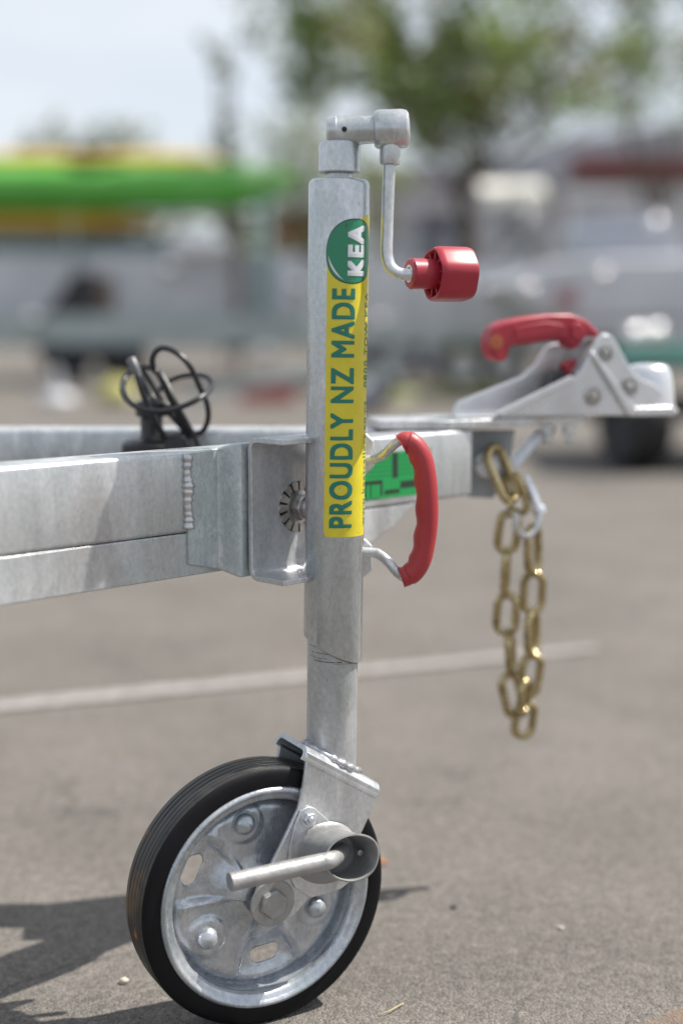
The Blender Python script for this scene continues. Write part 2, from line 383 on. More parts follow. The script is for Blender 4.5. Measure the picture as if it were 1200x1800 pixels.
bm = NB(); oval(bm, 31, zc, 52, hb - .0006, RT + .00055, sx=.002); build('logo_oval', bm, grn, outer)
bm = NB()
rr = RT + .0007; prs = []
for i in range(22):
    q_ = R(184 + 62 * i / 21); k = math.sin(math.pi * i / 21)
    f = lambda s: bm.verts.new(cyl(31 + 50 * s * math.cos(q_), zc + (hb - .001) * s * math.sin(q_) + .002 * math.cos(q_), rr))
    prs.append((f(.985), f(.985 - .07 * k)))
for a_, b_ in zip(prs, prs[1:]): bm.faces.new((a_[0], b_[0], b_[1], a_[1]))
build('logo_highlight', bm, wht, outer)
def lettering(txt, th0, th1, pya, pyb, m, name, bold=.0, r=RT + .0008, spacing=1.0):
    """letters reading upward along the tube; th0 = cap-top side (left), th1 = baseline side; weight built from thin layers"""
    cu = bpy.data.curves.new(name, 'FONT'); cu.body = txt; cu.size = 1; cu.resolution_u = 6; cu.space_character = spacing
    ob = bpy.data.objects.new(name, cu); col.objects.link(ob); bpy.context.view_layer.update()
    me = bpy.data.meshes.new_from_object(ob.evaluated_get(bpy.context.evaluated_depsgraph_get())); bpy.data.objects.remove(ob); bpy.data.curves.remove(cu)
    xs = [v.co.x for v in me.vertices]; ys = [v.co.y for v in me.vertices]; x0, x1, y0, y1 = min(xs) - bold, max(xs) + bold, min(ys) - bold, max(ys) + bold
    lay = [(0, 0)] if not bold else [(u * bold, v * bold) for u in (-1, 0, 1) for v in (-1, 0, 1)]
    za, zb_ = zof(pya), zof(pyb); bm = NB()
    for li, (ox, oy) in enumerate(lay):
        b2 = NB(); b2.from_mesh(me)
        for v in b2.verts: v.co.x += ox; v.co.y += oy
        for k in range(1, 12):
            g = b2.verts[:] + b2.edges[:] + b2.faces[:]
            bmesh.ops.bisect_plane(b2, geom=g, plane_co=(0, y0 + (y1 - y0) * k / 12, 0), plane_no=(0, 1, 0))
        for v in b2.verts:
            fx = (v.co.x - x0) / (x1 - x0); fy = (v.co.y - y0) / (y1 - y0)
            v.co = cyl(th1 + (th0 - th1) * fy, za + (zb_ - za) * fx, r + li * .00003)
        tmp = bpy.data.meshes.new('t'); b2.to_mesh(tmp); b2.free(); bm.from_mesh(tmp); bpy.data.meshes.remove(tmp)
    bpy.data.meshes.remove(me)
    return build(name, bm, m, outer, 0)
lettering('PROUDLY NZ MADE', -10.5, 34.5, 921, 508, grn_txt, 'lettering', bold=.028, spacing=1.12, r=RT + .0006)
lettering('KEA', 17.5, 55, 486, 398, wht, 'logo_lettering', bold=.055, spacing=1.20, r=RT + .0009)
lettering('www.keatrailers.co.nz   0800 TOW KEA', 63, 80, 921, 514, grn_txt, 'small_lettering', spacing=1.1, r=RT + .0006)
lettering('TM', 13, 17, 402, 397, drk, 'trade_mark', r=RT + .0009)

# ---- collar, crank socket, crank rod, knob
zc0, zc1 = zof(305), zof(249)
bm = NB(); lathe(bm, A0 + AX * zc0, AX, [(.012, -.012), (.012, -.0005), (.0175, 0), (.0198, .0004), (.0206, .0015), (.0206, zc1 - zc0 - .004), (.0198, zc1 - zc0 - .001), (.017, zc1 - zc0), (.008, zc1 - zc0)], 48, True, True)
build('tube_collar', bm, galv_tube, jw)
hc = at(573, 231, -.006); he = at(660, 228, -.006); hd = (he - hc).normalized()
bm = NB(); Lh = (he - hc).length
lathe(bm, hc, hd, [(.006, -.0002), (.0105, .0002), (.0132, .002), (.0143, .006), (.0147, .010), (.0143, .0105), (.0145, .03), (.0135, .036), (.0130, Lh + .003)], 40, True, True)
build('crank_socket', bm, galv_tube, jw)
bm = NB(); c = at(605, 227, -.0208)
lathe(bm, c, (0, -1, 0), [(.0030, -.003), (.0026, .0002)], 10, True, True)
build('pin_hole', bm, mat('hole_dark', (.02, .02, .02), .8), jw)
e0 = at(657, 228, -.006); e1 = at(719, 229, -.006); Le = (e1 - e0).length
bm = NB(); lathe(bm, e0, hd, [(.012, -.0005), (.0165, .0005), (.0185, .003), (.0189, .006), (.0189, Le - .0075), (.0180, Le - .003), (.0155, Le - .0007), (.010, Le)], 48, True, True)
build('crank_head', bm, galv_tube, jw)
n0 = at(686, 255, -.006); n1 = at(685, 290, -.006)
bm = NB(); lathe(bm, n0, n1 - n0, [(.0106, 0), (.0106, (n1 - n0).length - .0045), (.0099, (n1 - n0).length - .0008), (.0085, (n1 - n0).length)], 32, True, True)
build('crank_nipple', bm, galv_tube, jw)
bm = NB()
P_ = [at(684.5, 280, -.006), at(682, 340, -.006), at(680, 400, -.006), at(679, 435, -.006), at(680, 452, -.006), at(685, 468, -.007), at(695, 478, -.008), at(708, 482, -.008), at(735, 482, -.008)]
sweep(bm, spline(P_, 6), .0061, 16)
build('crank_rod', bm, galv_tube, jw)
# knob: hub, ribs and a cup-shaped grip with flats
k0 = at(719, 481, -.008); kx = (at(835, 483, .018) - k0).normalized(); S = 1 / 1745
bm = NB()
bx, by, bz = frame_to(kx, (0, 0, 1))
def kring(h, r, n=48, flat=0, inner=False):
    rg = []
    for i in range(n):
        a = 2 * math.pi * i / n
        rad = r
        if flat: # soft six-sided section
            s = math.pi / 3; aa = (a + s / 2 + .2) % s - s / 2; rad = r * (1 - flat + flat * math.cos(s / 2) / math.cos(aa) * 1.0 / math.cos(s / 2) * 1.0) if False else r * min(1, (.93 / math.cos(aa)) ** .8)
        rg.append(bm.verts.new(k0 + bz * h + bx * rad * math.cos(a) + by * rad * math.sin(a)))
    return rg
skin(bm, [kring(.001, .0078), kring(0, .0085), kring(0, .0138), kring(.002, .0155), kring(.006, .0152), kring(.034, .0150), kring(.034, .002)], False, False)
kn = build('crank_knob', bm, red, jw)
bm = NB()
skin(bm, [kring(.038, .0185, flat=1), kring(.028, .0225, flat=1), kring(.0245, .0245, flat=1), kring(.0245, .0262, flat=1), kring(.027, .0276, flat=1), kring(.031, .0280, flat=1), kring(.060, .0280, flat=1), kring(.0645, .0266, flat=1), kring(.0665, .0225, flat=1), kring(.0668, .0001, flat=1)], False, False)
build('grip', bm, red, kn)
bm = NB()
for i in range(10):
    a = 2 * math.pi * i / 10 + .2; dr = bx * math.cos(a) + by * math.sin(a); tn = -bx * math.sin(a) + by * math.cos(a)
    prism(bm, [k0 + bz * .026 + dr * .013 - tn * .0007, k0 + bz * .026 + dr * .0245 - tn * .0007, k0 + bz * .040 + dr * .0245 - tn * .0007, k0 + bz * .040 + dr * .013 - tn * .0007], tn * .0014)
build('rib', bm, red, kn, 0)
bm = NB(); skin(bm, [kring(.0003, .0088), kring(-.0006, .0088), kring(-.0006, .0064), kring(.001, .0064)], False, False); build('washer', bm, zinc, kn)

# ---- mounting channel behind the tube (web stands 45 degrees to the picture)
d1 = Vector((.7071, .7071, 0)); nf = Vector((.7071, -.7071, 0))   # along the near drawbar leg / out of its face
TC = Vector((-.006, 0, 0))
def legp(px, py, off): return plane(px, py, TC - nf * off, nf)
P0 = TC - nf * .055
zt_, zb2 = legp(437, 768, .055).z, legp(433, 1020, .055).z
def webp(t, z, off=.055): return TC - nf * off + d1 * t + Vector((0, 0, z))
th = .0055
w0, w1 = -.0705, .036
# U-section outline in the (nf, z) plane, extruded along d1
def upts(t, outer_=True):
    out = []; o_ = .055; r1 = .012
    fl = .052                              # flange reach toward the tube
    # outer contour
    cz = [(fl, zt_)] 
    for k in range(5):
        a = R(90 + 22.5 * k); cz.append((r1 + r1 * math.cos(a) , zt_ - r1 + r1 * math.sin(a)))
    for k in range(5):
        a = R(180 + 22.5 * k); cz.append((r1 + r1 * math.cos(a), zb2 + r1 + r1 * math.sin(a)))
    cz.append((fl, zb2)); cz.append((fl, zb2 + th))
    r2 = r1 - th
    for k in range(5):
        a = R(270 - 22.5 * k); cz.append((r1 + r2 * math.cos(a), zb2 + r1 + r2 * math.sin(a)))
    for k in range(5):
        a = R(180 - 22.5 * k); cz.append((r1 + r2 * math.cos(a), zt_ - r1 + r2 * math.sin(a)))
    cz.append((fl, zt_ - th))
    return [TC - nf * (o_ - x_) + d1 * t + Vector((0, 0, z_)) for x_, z_ in cz]
bm = NB(); prism(bm, upts(w0), d1 * (w1 - w0)); ch = build('mounting_channel', bm, galv, jw, 30, bevel=.0008)
# swivel bolt: star washer, nut, stud
bc = webp(-.006, legp(513, 890, .055).z, .055 - th)
bm = NB(); x_, y_, z_ = frame_to(nf, (0, 0, 1)); NW = 14
for i in range(NW):
    if i in (10, 11): continue
    a0_ = 2 * math.pi * (i + .13) / NW; a1_ = 2 * math.pi * (i + .87) / NW
    f = lambda a, r: bc + x_ * r * math.cos(a) + y_ * r * math.sin(a)
    prism(bm, [f(a0_, .013) , f(a1_, .013), f(a1_, .0262), f((a0_ + a1_) / 2, .0272), f(a0_, .0262)], nf * .0016)
build('star_washer', bm, mat('washer_zinc', (.52, .49, .45), .32, .8, var=(.66, .63, .6), scale=90), jw, 0)
bm = NB(); lathe(bm, bc, nf, [(.0268, -.001), (.0268, .0004), (.004, .0004)], 32); build('black_paint_ring', bm, black, jw)  # dark disc added behind the washer so its gaps read as black paint
bm = NB(); lathe(bm, bc, nf, [(.0175, 0), (.0175, .003), (.0165, .0036), (.005, .0036)], 32)
build('bolt_washer', bm, dkzinc, jw)
bm = NB(); hexnut(bm, bc + nf * .0035, nf, .0148, .012, .55); lathe(bm, bc + nf * .0145, nf, [(.0125, 0), (.0125, .006), (.0112, .0075), (.0082, .0078), (.0082, .003)], 32)
build('lock_nut', bm, dkzinc, jw, 30)
bm = NB(); lathe(bm, bc, nf, [(.0078, 0)] + [(.0078 + .0006 * (k % 2), .002 + k * .0009) for k in range(24)] + [(.006, .0255)], 20, False, True)
build('threaded_stud', bm, black, jw)
# weld beads between the channel flanges and the tube
for zz in (zt_ - th / 2, zb2 + th / 2):
    bm = NB(); c = TC - nf * .0
    pts = [Vector((A0.x, A0.y, zz)) + (Matrix.Rotation(R(a), 3, 'Z') @ Vector((0, -1, 0))) * (RT + .0015) for a in range(-120, -38, 6)]
    pts = [Vector((p_.x - .0005, p_.y, p_.z + (zt_ - th / 2 - p_.z) * 0)) for p_ in pts]
    sweep(bm, pts, [.0032 + .0006 * math.sin(i * 2.3) for i in range(len(pts))], 8)
    build('weld_bead', bm, weld, jw)

# ---- red bow handle with its wire
hy = .022
bm = NB()
P_ = [Vector((-.02, .036, at(600, 812, .036).z)), at(640, 808, .036), at(658, 806, .034), at(676, 797, .026), at(694, 780, hy), at(712, 770, hy), at(728, 776, hy), at(745, 812, hy), at(752, 880, hy), at(748, 960, hy), at(730, 1008, hy), at(712, 1014, hy), at(698, 1006, hy), at(684, 990, .024), at(668, 976, .03), at(650, 971, .035), Vector((-.02, .036, at(600, 968, .036).z))]
sweep(bm, spline(P_, 6), .0052, 14)
hw_ = build('handle_wire', bm, galv_tube, jw)
bm = NB()
P_ = [at(705, 781, hy), at(713, 777, hy), at(726, 783, hy), at(740, 805, hy), at(747, 838, hy), at(750, 875, hy), at(750, 915, hy), at(746, 950, hy), at(739, 982, hy), at(727, 1003, hy), at(714, 1012, hy), at(705, 1015, hy)]
sp = spline(P_, 14); rings = []; m_ = len(sp)
for i, c in enumerate(sp):
    t_ = (sp[min(i + 1, m_ - 1)] - sp[max(i - 1, 0)]).normalized(); x_ = Vector((0, 1, 0)); y_ = t_.cross(x_).normalized()
    f = i / (m_ - 1); rg = []
    lip = 1.13 if (i < 4 or i > m_ - 5) else 1
    bump_ = .0009 * math.cos((f - .5) * 2 * math.pi * 8.5) * (1 if .2 < f < .8 else 0)
    for k in range(24):
        a = 2 * math.pi * k / 24; r_ = .0107 * lip if f < .12 or f > .88 else .0116
        rx = math.cos(a); ry = math.sin(a)
        inn = max(0, ry if (y_.x < 0) else -ry)
        rg.append(bm.verts.new(c + x_ * rx * r_ * 1.02 + y_ * ry * (r_ + bump_ * inn)))
    rings.append(rg)
skin(bm, rings)
build('handle_grip', bm, redrub, jw, 60)
for (xa, xb, ya, yb) in ((628, 657, 762, 834), (628, 654, 947, 1014)):
    bm = NB(); a_, b_ = at(xa, ya, .052), at(xb, yb, .052); k_ = .008
    prism(bm, [a_, Vector((b_.x - k_, a_.y, a_.z)), Vector((b_.x, a_.y, a_.z - k_)), Vector((b_.x, a_.y, b_.z + k_)), Vector((b_.x - k_, a_.y, b_.z)), Vector((a_.x, a_.y, b_.z))], (0, .006, 0))
    build('handle_clip', bm, galv, jw, 30, bevel=.0015)

# ================================================================== wheel end of the jockey: wheel frame (u forward-right, v up, n to the camera)
PH = R(28); U = Vector((math.cos(PH), math.sin(PH), 0)); Nn = Vector((math.sin(PH), -math.cos(PH), 0)); Vv = Vector((0, 0, 1))
RW = .135
WC = Vector((-.012, 0, 0)) - U * .0845 + Vector((0, 0, RW))
def W(u, v, n_=0): return WC + U * u + Vv * v + Nn * n_
def wp(px, py, n_):                                # where a pixel meets the plane n = n_
    q = plane(px, py, WC + Nn * n_, Nn) - WC; return q.dot(U), q.dot(Vv)
HW = .0255
bm = NB()
# sidewalls + tread with grooves, lathed round the wheel axis
prof = [(.1125, HW - .006), (.1135, HW - .001), (.1175, HW + .0005), (.1285, HW), (.1325, HW - .0012), (.1342, HW - .003)]
lathe(bm, WC, Nn, prof, 128)
lathe(bm, WC, -Nn, prof, 128)
wheel_root = NB(); 
tyre_prof = []
x = HW - .003; gro = [.62, .36, .08, -.2, -.5]
tp = [(.1342, HW - .003)]
for g in (.0165, .0105, .003, -.005, -.013):
    tp += [(.135, g + .0022), (.1346, g + .0013), (.1334, g + .0005), (.1334, g - .0005), (.1346, g - .0013), (.135, g - .0022)]
tp += [(.1342, -HW + .003)]
wheel = thing('wheel', (0, 0, 0), None, None); wheel.parent = jw
tyre = build('tyre', bm, rubber, wheel, 30)
bm = NB(); lathe(bm, WC, Nn, tp, 128); build('tread', bm, tread, wheel, 30)
# pressed steel disc: polar height field with slots
def sm(e0, e1, x): 
    t_ = min(1, max(0, (x - e0) / (e1 - e0))); return t_ * t_ * (3 - 2 * t_)
riv_px = [(427, 1446), (363, 1647), (553, 1592)]
slot_px = [(340, 1531), (468, 1677)]
NF = .011
riv = [wp(x_, y_, NF) for x_, y_ in riv_px]; slots = [wp(x_, y_, NF - .003) for x_, y_ in slot_px]
ra = [math.atan2(v, u) for u, v in riv]; sa = [math.atan2(v, u) for u, v in slots]
rr_ = sum(math.hypot(u, v) for u, v in riv) / 3; rs_ = sum(math.hypot(u, v) for u, v in slots) / 2
sa.append(sa[0] - R(118)); slots.append((rs_ * math.cos(sa[2]), rs_ * math.sin(sa[2])))
def adiff(a, b): return abs((a - b + math.pi) % (2 * math.pi) - math.pi)
def hgt(r, a):
    s = min(adiff(a, x_) for x_ in sa)
    # raised three-arm star whose flats carry the rivets; scooped panels at the slots
    h = NF
    k = 1 - sm(R(21), R(27), s)                 # 1 inside a slot panel
    h += k * (.007 - .017 * sm(.028, .064, r) + .006 * sm(.075, .1, r))
    h += -.007 * sm(.030, .045, r) * (1 - k) * .4
    h += .004 * (1 - sm(.022, .034, r)) + .0022 * math.exp(-((s - R(25)) / R(3.2)) ** 2) * sm(.03, .045, r) * (1 - sm(.085, .095, r))
    dm = min(math.hypot(r * math.cos(a) - u, r * math.sin(a) - v) for u, v in riv)
    h += .003 * (1 - sm(.016, .024, dm))
    h -= .006 * sm(.089, .099, r)               # falls away to the well
    return h
NR, NA = 46, 216; R0, R1 = .016, .1035
def inslot(u, v):
    for (su, sv), a in zip(slots, sa):
        du, dv = u - su, v - sv; rad = du * math.cos(a) + dv * math.sin(a); tan = -du * math.sin(a) + dv * math.cos(a)
        q_ = max(0, abs(tan) - .0075); 
        if math.hypot(q_, rad) < .0095: return True
    return False
bm = NB(); grid = []
for i in range(NR + 1):
    r = R0 + (R1 - R0) * i / NR
    grid.append([bm.verts.new(W(r * math.cos(2 * math.pi * j / NA), r * math.sin(2 * math.pi * j / NA), hgt(r, 2 * math.pi * j / NA))) for j in range(NA)])
for i in range(NR):
    for j in range(NA):
        r = R0 + (R1 - R0) * (i + .5) / NR; a = 2 * math.pi * (j + .5) / NA
        if inslot(r * math.cos(a), r * math.sin(a)): continue
        bm.faces.new((grid[i][j], grid[i + 1][j], grid[i + 1][(j + 1) % NA], grid[i][(j + 1) % NA]))
# smooth the slot edges
for v in [v for v in bm.verts if v.is_boundary and v.link_edges]:
    q_ = v.co - WC; u, vv = q_.dot(U), q_.dot(Vv)
    for (su, sv), a in zip(slots, sa):
        du, dv = u - su, vv - sv; rad = du * math.cos(a) + dv * math.sin(a); tan = -du * math.sin(a) + dv * math.cos(a)
        if abs(rad) < .016 and abs(tan) < .024:
            cx = max(-.0075, min(.0075, tan)); dx, dy = tan - cx, rad; l = math.hypot(dx, dy) or 1
            tan2, rad2 = cx + dx / l * .0092, dy / l * .0092
            u2 = su + rad2 * math.cos(a) - tan2 * math.sin(a); v2 = sv + rad2 * math.sin(a) + tan2 * math.cos(a)
            v.co = W(u2, v2, q_.dot(Nn))
bmesh.ops.delete(bm, geom=[v for v in bm.verts if not v.link_edges], context='VERTS')
disc = build('wheel_disc', bm, rimm, wheel, 50)
sol = disc.modifiers.new('thick', 'SOLIDIFY'); sol.thickness = .002; sol.offset = -1
bm = NB()   # rim: rolled lip and well
lathe(bm, WC, Nn, [(.1000, -.018), (.0990, -.006), (.0985, .004), (.0990, .014), (.1002, HW - .008), (.1020, HW - .003), (.1045, HW - .0008), (.1075, HW - .0004), (.1090, HW + .0008), (.1110, HW + .0028), (.1130, HW + .0030), (.1150, HW + .0016), (.1160, HW - .001), (.1162, HW - .006)], 128)
lathe(bm, WC, -Nn, [(.1000, -.018), (.1015, .002), (.1050, HW - .006), (.1085, HW + .001), (.1115, HW + .0022), (.1145, HW - .0005), (.1148, HW - .006)], 128)
build('rim', bm, rimm, wheel, 50)
for (u, v) in riv:
    bm = NB(); hh = .0075
    lathe(bm, W(u, v, NF + .002), Nn, [(.0130, 0), (.0128, .001)] + [(.0115 * math.cos(R(a)), .001 + .0098 * math.sin(R(a))) for a in range(0, 90, 9)] + [(.0002, .0108)], 32)
    build('rivet', bm, rimm, wheel, 60)
bm = NB()
lathe(bm, W(0, 0, -HW), Nn, [(.016, 0), (.018, .003), (.018, 2 * HW - .004)], 40, True, False)
build('hub', bm, cast, wheel)

# ---- fork: folded plate over the wheel
fn = HW + .0085; ft = .005
fp = [(541, 1322), (668, 1388), (666, 1398), (633, 1470), (590, 1530), (528, 1597), (519, 1609), (505, 1617), (482, 1619), (462, 1611), (449, 1597), (447, 1578), (455, 1558), (472, 1530), (500, 1474), (524, 1422), (533, 1380)]
cheek = [wp(x_, y_, fn) for x_, y_ in fp]
bm = NB(); tl = Vector(cheek[0] + (0,)); tr = Vector(cheek[1] + (0,))
top_dir = (tr - tl).normalized(); nrm2 = Vector((-top_dir.y, top_dir.x, 0))
prism(bm, [W(u, v, fn) for u, v in cheek], -Nn * ft)
prism(bm, [W(u, v, -fn + ft) for u, v in cheek], -Nn * ft)
fork = build('fork', bm, galv, jw, 30, bevel=.0012)
# web with rounded shoulders
bm = NB()
def web_sec(base2, z0=0):
    out = []; rr2 = .011
    pts = []
    for k in range(7):
        a = R(90 * k / 6); pts.append((fn + .0002 - rr2 + rr2 * math.sin(a), -rr2 + rr2 * math.cos(a)))
    full = [(x_, z_) for x_, z_ in pts] ; full.append((fn + .0002, -.014)); full.append((fn - ft, -.014))
    for k in range(6, -1, -1):
        a = R(90 * k / 6); full.append((fn - rr2 + (rr2 - ft) * math.sin(a), -rr2 + (rr2 - ft) * math.cos(a)))
    lft = [(-x_, z_) for x_, z_ in full]
    return full, lft
full, lft = web_sec(None)
half = len(full)
outl = full[:9] + full[9:]    # right shoulder
sec = []
rs = full; ls = [(-a_, b_) for a_, b_ in full]
# order: right outer top -> right bottom -> right inner top -> left inner top -> left bottom -> left outer top
sec = rs + ls[::-1]
def web_pts(p2):
    b3 = Vector(p2)
    return [W(b3.x + nrm2.x * (z_ + .0045), b3.y + nrm2.y * (z_ + .0045), x_) for x_, z_ in sec]
a_ = tl + top_dir * .0; b_ = tr
prism(bm, web_pts(a_ - top_dir * .001), (U * top_dir.x + Vv * top_dir.y) * ((b_ - a_).length + .001))
build('fork_bridge', bm, galv, jw, 30)
bm = NB()   # weld round the foot of the inner tube, on the slanting bridge
pts = []
foot = A0
nrmW = U * nrm2.x + Vv * nrm2.y; pw = W(tl.x + nrm2.x * .0048, tl.y + nrm2.y * .0048)
for k in range(0, 361, 6):
    base_ = cyl(k, 0, RI + .0018); tz = (pw - base_).dot(nrmW) / AX.dot(nrmW); pts.append(base_ + AX * (tz + .0008))
sweep(bm, pts[:-1], [.0038 + .0013 * math.sin(i * 1.9) + random.uniform(-.0005, .0005) for i in range(len(pts) - 1)], 8, closed=True)
build('weld_bead', bm, weld, jw, 80)
# ---- axle bolt
an = fn
au, av = wp(481, 1589, fn + .004)
bm = NB(); lathe(bm, W(au, av, fn), Nn, [(.0245, 0), (.0245, .0016), (.0235, .0026), (.004, .0026)], 48)
build('axle_washer', bm, cast, jw)
bm = NB(); lathe(bm, W(au, av, fn + .002), Nn, [(.0150, 0), (.0158, .001), (.0158, .0045), (.0138, .0060), (.0001, .0062)], 6, rot=.3)
build('axle_bolt_head', bm, cast, jw, 25, bevel=.0015)
# ---- backing plate, its little bolt, the cup and the lever rod
lp = [(541, 1418), (552, 1420), (566, 1432), (622, 1482), (640, 1500), (640, 1530), (600, 1562), (575, 1572), (545, 1578), (518, 1560), (505, 1530), (509, 1490), (518, 1450), (527, 1426)]
bm = NB(); prism(bm, [W(*wp(x_, y_, fn + .003), fn + .0004) for x_, y_ in lp], Nn * .003)
build('lever_plate', bm, galv, jw, 30, bevel=.0008)
bm = NB(); c = W(*wp(542, 1438, fn + .003), fn + .0034); lathe(bm, c, Nn, [(.0095, 0), (.0095, .001), (.004, .0012)], 24); hexnut(bm, c + Nn * .001, Nn, .0068, .0045, .55); lathe(bm, c, Nn, [(.0034, 0), (.0034, .007), (.0028, .0078)], 14, False, True)
build('small_bolt', bm, zinc, jw, 30)
o_u, o_v = wp(619, 1508, fn + .058); i_u, i_v = wp(570, 1500, fn + .004)
bm = NB(); rings = []
def egg(cu_, cv_, n_, a_, b_, pw_=2.3, m_=56, tilt=R(-12), skew=0):
    rg = []
    for i in range(m_):
        q_ = 2 * math.pi * i / m_; c_, s_ = math.cos(q_), math.sin(q_); e_ = 2 / pw_
        x_ = abs(c_) ** e_ * (1 if c_ > 0 else -1) * a_; y_ = abs(s_) ** e_ * (1 if s_ > 0 else -1) * b_
        y_ *= (1 - .12 * (-x_ / a_ if x_ < 0 else 0))
        xr = x_ * math.cos(tilt) - y_ * math.sin(tilt); yr = x_ * math.sin(tilt) + y_ * math.cos(tilt)
        rg.append(bm.verts.new(W(cu_ + xr, cv_ + yr, n_ + skew * xr)))
    return rg
def lerp(a, b, t_): return a + (b - a) * t_
stations = [(0, .037, .033), (.05, .034, .0305), (.13, .0325, .0288), (.3, .0312, .0272), (.5, .0305, .0258), (.7, .0302, .0248), (.88, .0302, .0244), (.97, .0308, .0249), (1, .0308, .0249)]
for f_, a_, b_ in stations: rings.append(egg(lerp(i_u, o_u, f_), lerp(i_v, o_v, f_), lerp(fn + .003, fn + .058, f_), a_, b_))
rings.append(egg(o_u, o_v, fn + .0585, .0290, .0232)); 
for f_, a_, b_ in ((.97, .0278, .0222), (.7, .0265, .0210), (.30, .0252, .0200)): rings.append(egg(lerp(i_u, o_u, f_), lerp(i_v, o_v, f_), lerp(fn + .003, fn + .058, f_), a_, b_))
skin(bm, rings, False, True)
cup = build('lever_cup', bm, cast, jw, 45)
sol = W(lerp(i_u, o_u, .32) + .002, lerp(i_v, o_v, .32) + .004, lerp(fn, fn + .058, .30)); 
bm = NB(); lathe(bm, sol, Nn, [(.0150, 0), (.0150, .004), (.0135, .005), (.0118, .005), (.0118, .001)], 32); build('bore_ring', bm, cast, jw)
bm = NB(); q1 = W(*wp(634, 1500, fn + .04), fn + .03); lathe(bm, q1, Nn, [(.0032, 0), (.0032, .009), (.002, .0095)], 12, False, True); build('small_pin', bm, cast, jw)
r0 = W(*wp(608, 1500, fn + .036), fn + .028); r1 = W(*wp(585, 1511, fn + .062), fn + .062); r2 = W(*wp(404, 1551, fn + .062), fn + .062)
bm = NB(); pts = spline([r0, lerp(r0, r1, .6), r1 + (r2 - r1) * .04, lerp(r1, r2, .12), lerp(r1, r2, .3), lerp(r1, r2, .65), lerp(r1, r2, .96), r2, ], 5)
m_ = len(pts); rad = [.0080 + .0010 * min(1, i / m_ * 1.6) for i in range(m_)]; rad[-1] = .0070; rad[-2] = .0086
sweep(bm, pts, rad, 24)
build('lever_rod', bm, cast, jw, 50)

# ================================================================== boat trailer drawbar
tr_ = thing('trailer_drawbar', (0, 0, 0), 'galvanised trailer drawbar carrying the jockey wheel, green sticker on its near leg', 'trailer')
z_top = legp(330, 795, .085).z; z_mid = legp(336, 936, .085).z; z_low = legp(385, 1005, .085).z
def legpt(t, off, z): 
    q = TC - nf * off + d1 * t; return Vector((q.x, q.y, z))
def tube_box(bm, t0, t1, off0, off1, z0, z1, r=.006, shift=0):
    """rounded rectangular tube along the near leg"""
    pts = []
    for (cx, cz, a0_) in ((off1 - r, z1 - r, 0), (off0 + r, z1 - r, 90), (off0 + r, z0 + r, 180), (off1 - r, z0 + r, 270)):
        for k in range(5):
            a = R(a0_ + 22.5 * k); pts.append((cx + r * math.cos(a), cz + r * math.sin(a)))
    prism(bm, [legpt(t0, o_, z_) for o_, z_ in pts], d1 * (t1 - t0))
T_END = .318
bm = NB(); tube_box(bm, -1.7, T_END, .085, .135, z_mid, z_top, .0045)
build('drawbar_leg', bm, galv, tr_, 30, bevel=.001)
bm = NB()   # lower rail set back under the leg, cut on the slant at its front end
pts = [legpt(-1.7, .0862, z_low), legpt(.128, .0862, z_low), legpt(.180, .0862, z_low + .020), legpt(.215, .0862, z_mid - .0004), legpt(-1.7, .0862, z_mid - .0004)]
prism(bm, pts, -nf * .042)
build('lower_rail', bm, galv, tr_, 30, bevel=.0012)
FY0, FY1 = .293, .350
zf = at(300, 748, FY1).z
bm = NB()
r = .007; pts = []
for (cx, cz, a0_) in ((FY1 - r, zf - r, 0), (FY0 + r, zf - r, 90), (FY0 + r, z_mid + r, 180), (FY1 - r, z_mid + r, 270)):
    for k in range(5): a = R(a0_ + 22.5 * k); pts.append(Vector((-2.2, cx + r * math.cos(a), cz + r * math.sin(a))))
prism(bm, pts, (2.2 + .125, 0, 0))
build('drawbar_leg', bm, galv, tr_, 30, bevel=.001)
# outrigger plate that steps out from the leg to the swivel
def lz(px, py, off): return legp(px, py, off).z
off_a, off_b = .083, .0585
tA = (legp(331, 890, off_a) - TC).dot(d1); tB = (legp(388, 890, off_a) - TC).dot(d1); tC = (legp(433, 890, off_b) - TC).dot(d1)
bm = NB()
zA0, zA1 = lz(331, 993, off_a), lz(331, 796, off_a); zB0, zB1 = lz(388, 1000, off_a), lz(388, 788, off_a); zC0, zC1 = lz(433, 1014, off_b), lz(433, 778, off_b)
sec = [(tA, off_a, zA0, zA1)]
for k in range(9):
    f_ = k / 8; s_ = sm(0, 1, f_); sec.append((lerp(tB - .004, tC - .006, f_), lerp(off_a, off_b, s_), lerp(zB0, zC0, sm(0, 1, f_)), lerp(zB1, zC1, sm(0, 1, f_))))
sec.append((.06, off_b, zC0, zC1))
fr = [(bm.verts.new(legpt(t_, o_, z0_)), bm.verts.new(legpt(t_, o_, z1_))) for t_, o_, z0_, z1_ in sec]
bk = [(bm.verts.new(legpt(t_, o_ + .006, z0_)), bm.verts.new(legpt(t_, o_ + .006, z1_))) for t_, o_, z0_, z1_ in sec]
for i in range(len(sec) - 1):
    bm.faces.new((fr[i][0], fr[i + 1][0], fr[i + 1][1], fr[i][1])); bm.faces.new((bk[i][0], bk[i][1], bk[i + 1][1], bk[i + 1][0]))
    bm.faces.new((fr[i][1], fr[i + 1][1], bk[i + 1][1], bk[i][1])); bm.faces.new((fr[i][0], bk[i][0], bk[i + 1][0], fr[i + 1][0]))
for e in (0, -1): bm.faces.new((fr[e][0], fr[e][1], bk[e][1], bk[e][0]))
build('swivel_plate', bm, galv_rough, tr_, 30, bevel=.0012)
bm = NB()
pts = [legpt(tA + .0005, off_a + .001, lerp(lz(331, 930, off_a), lz(331, 800, off_a), i / 40) ) + d1 * (.0006 * math.sin(i * .35) + random.uniform(-.0003, .0003)) for i in range(41)]
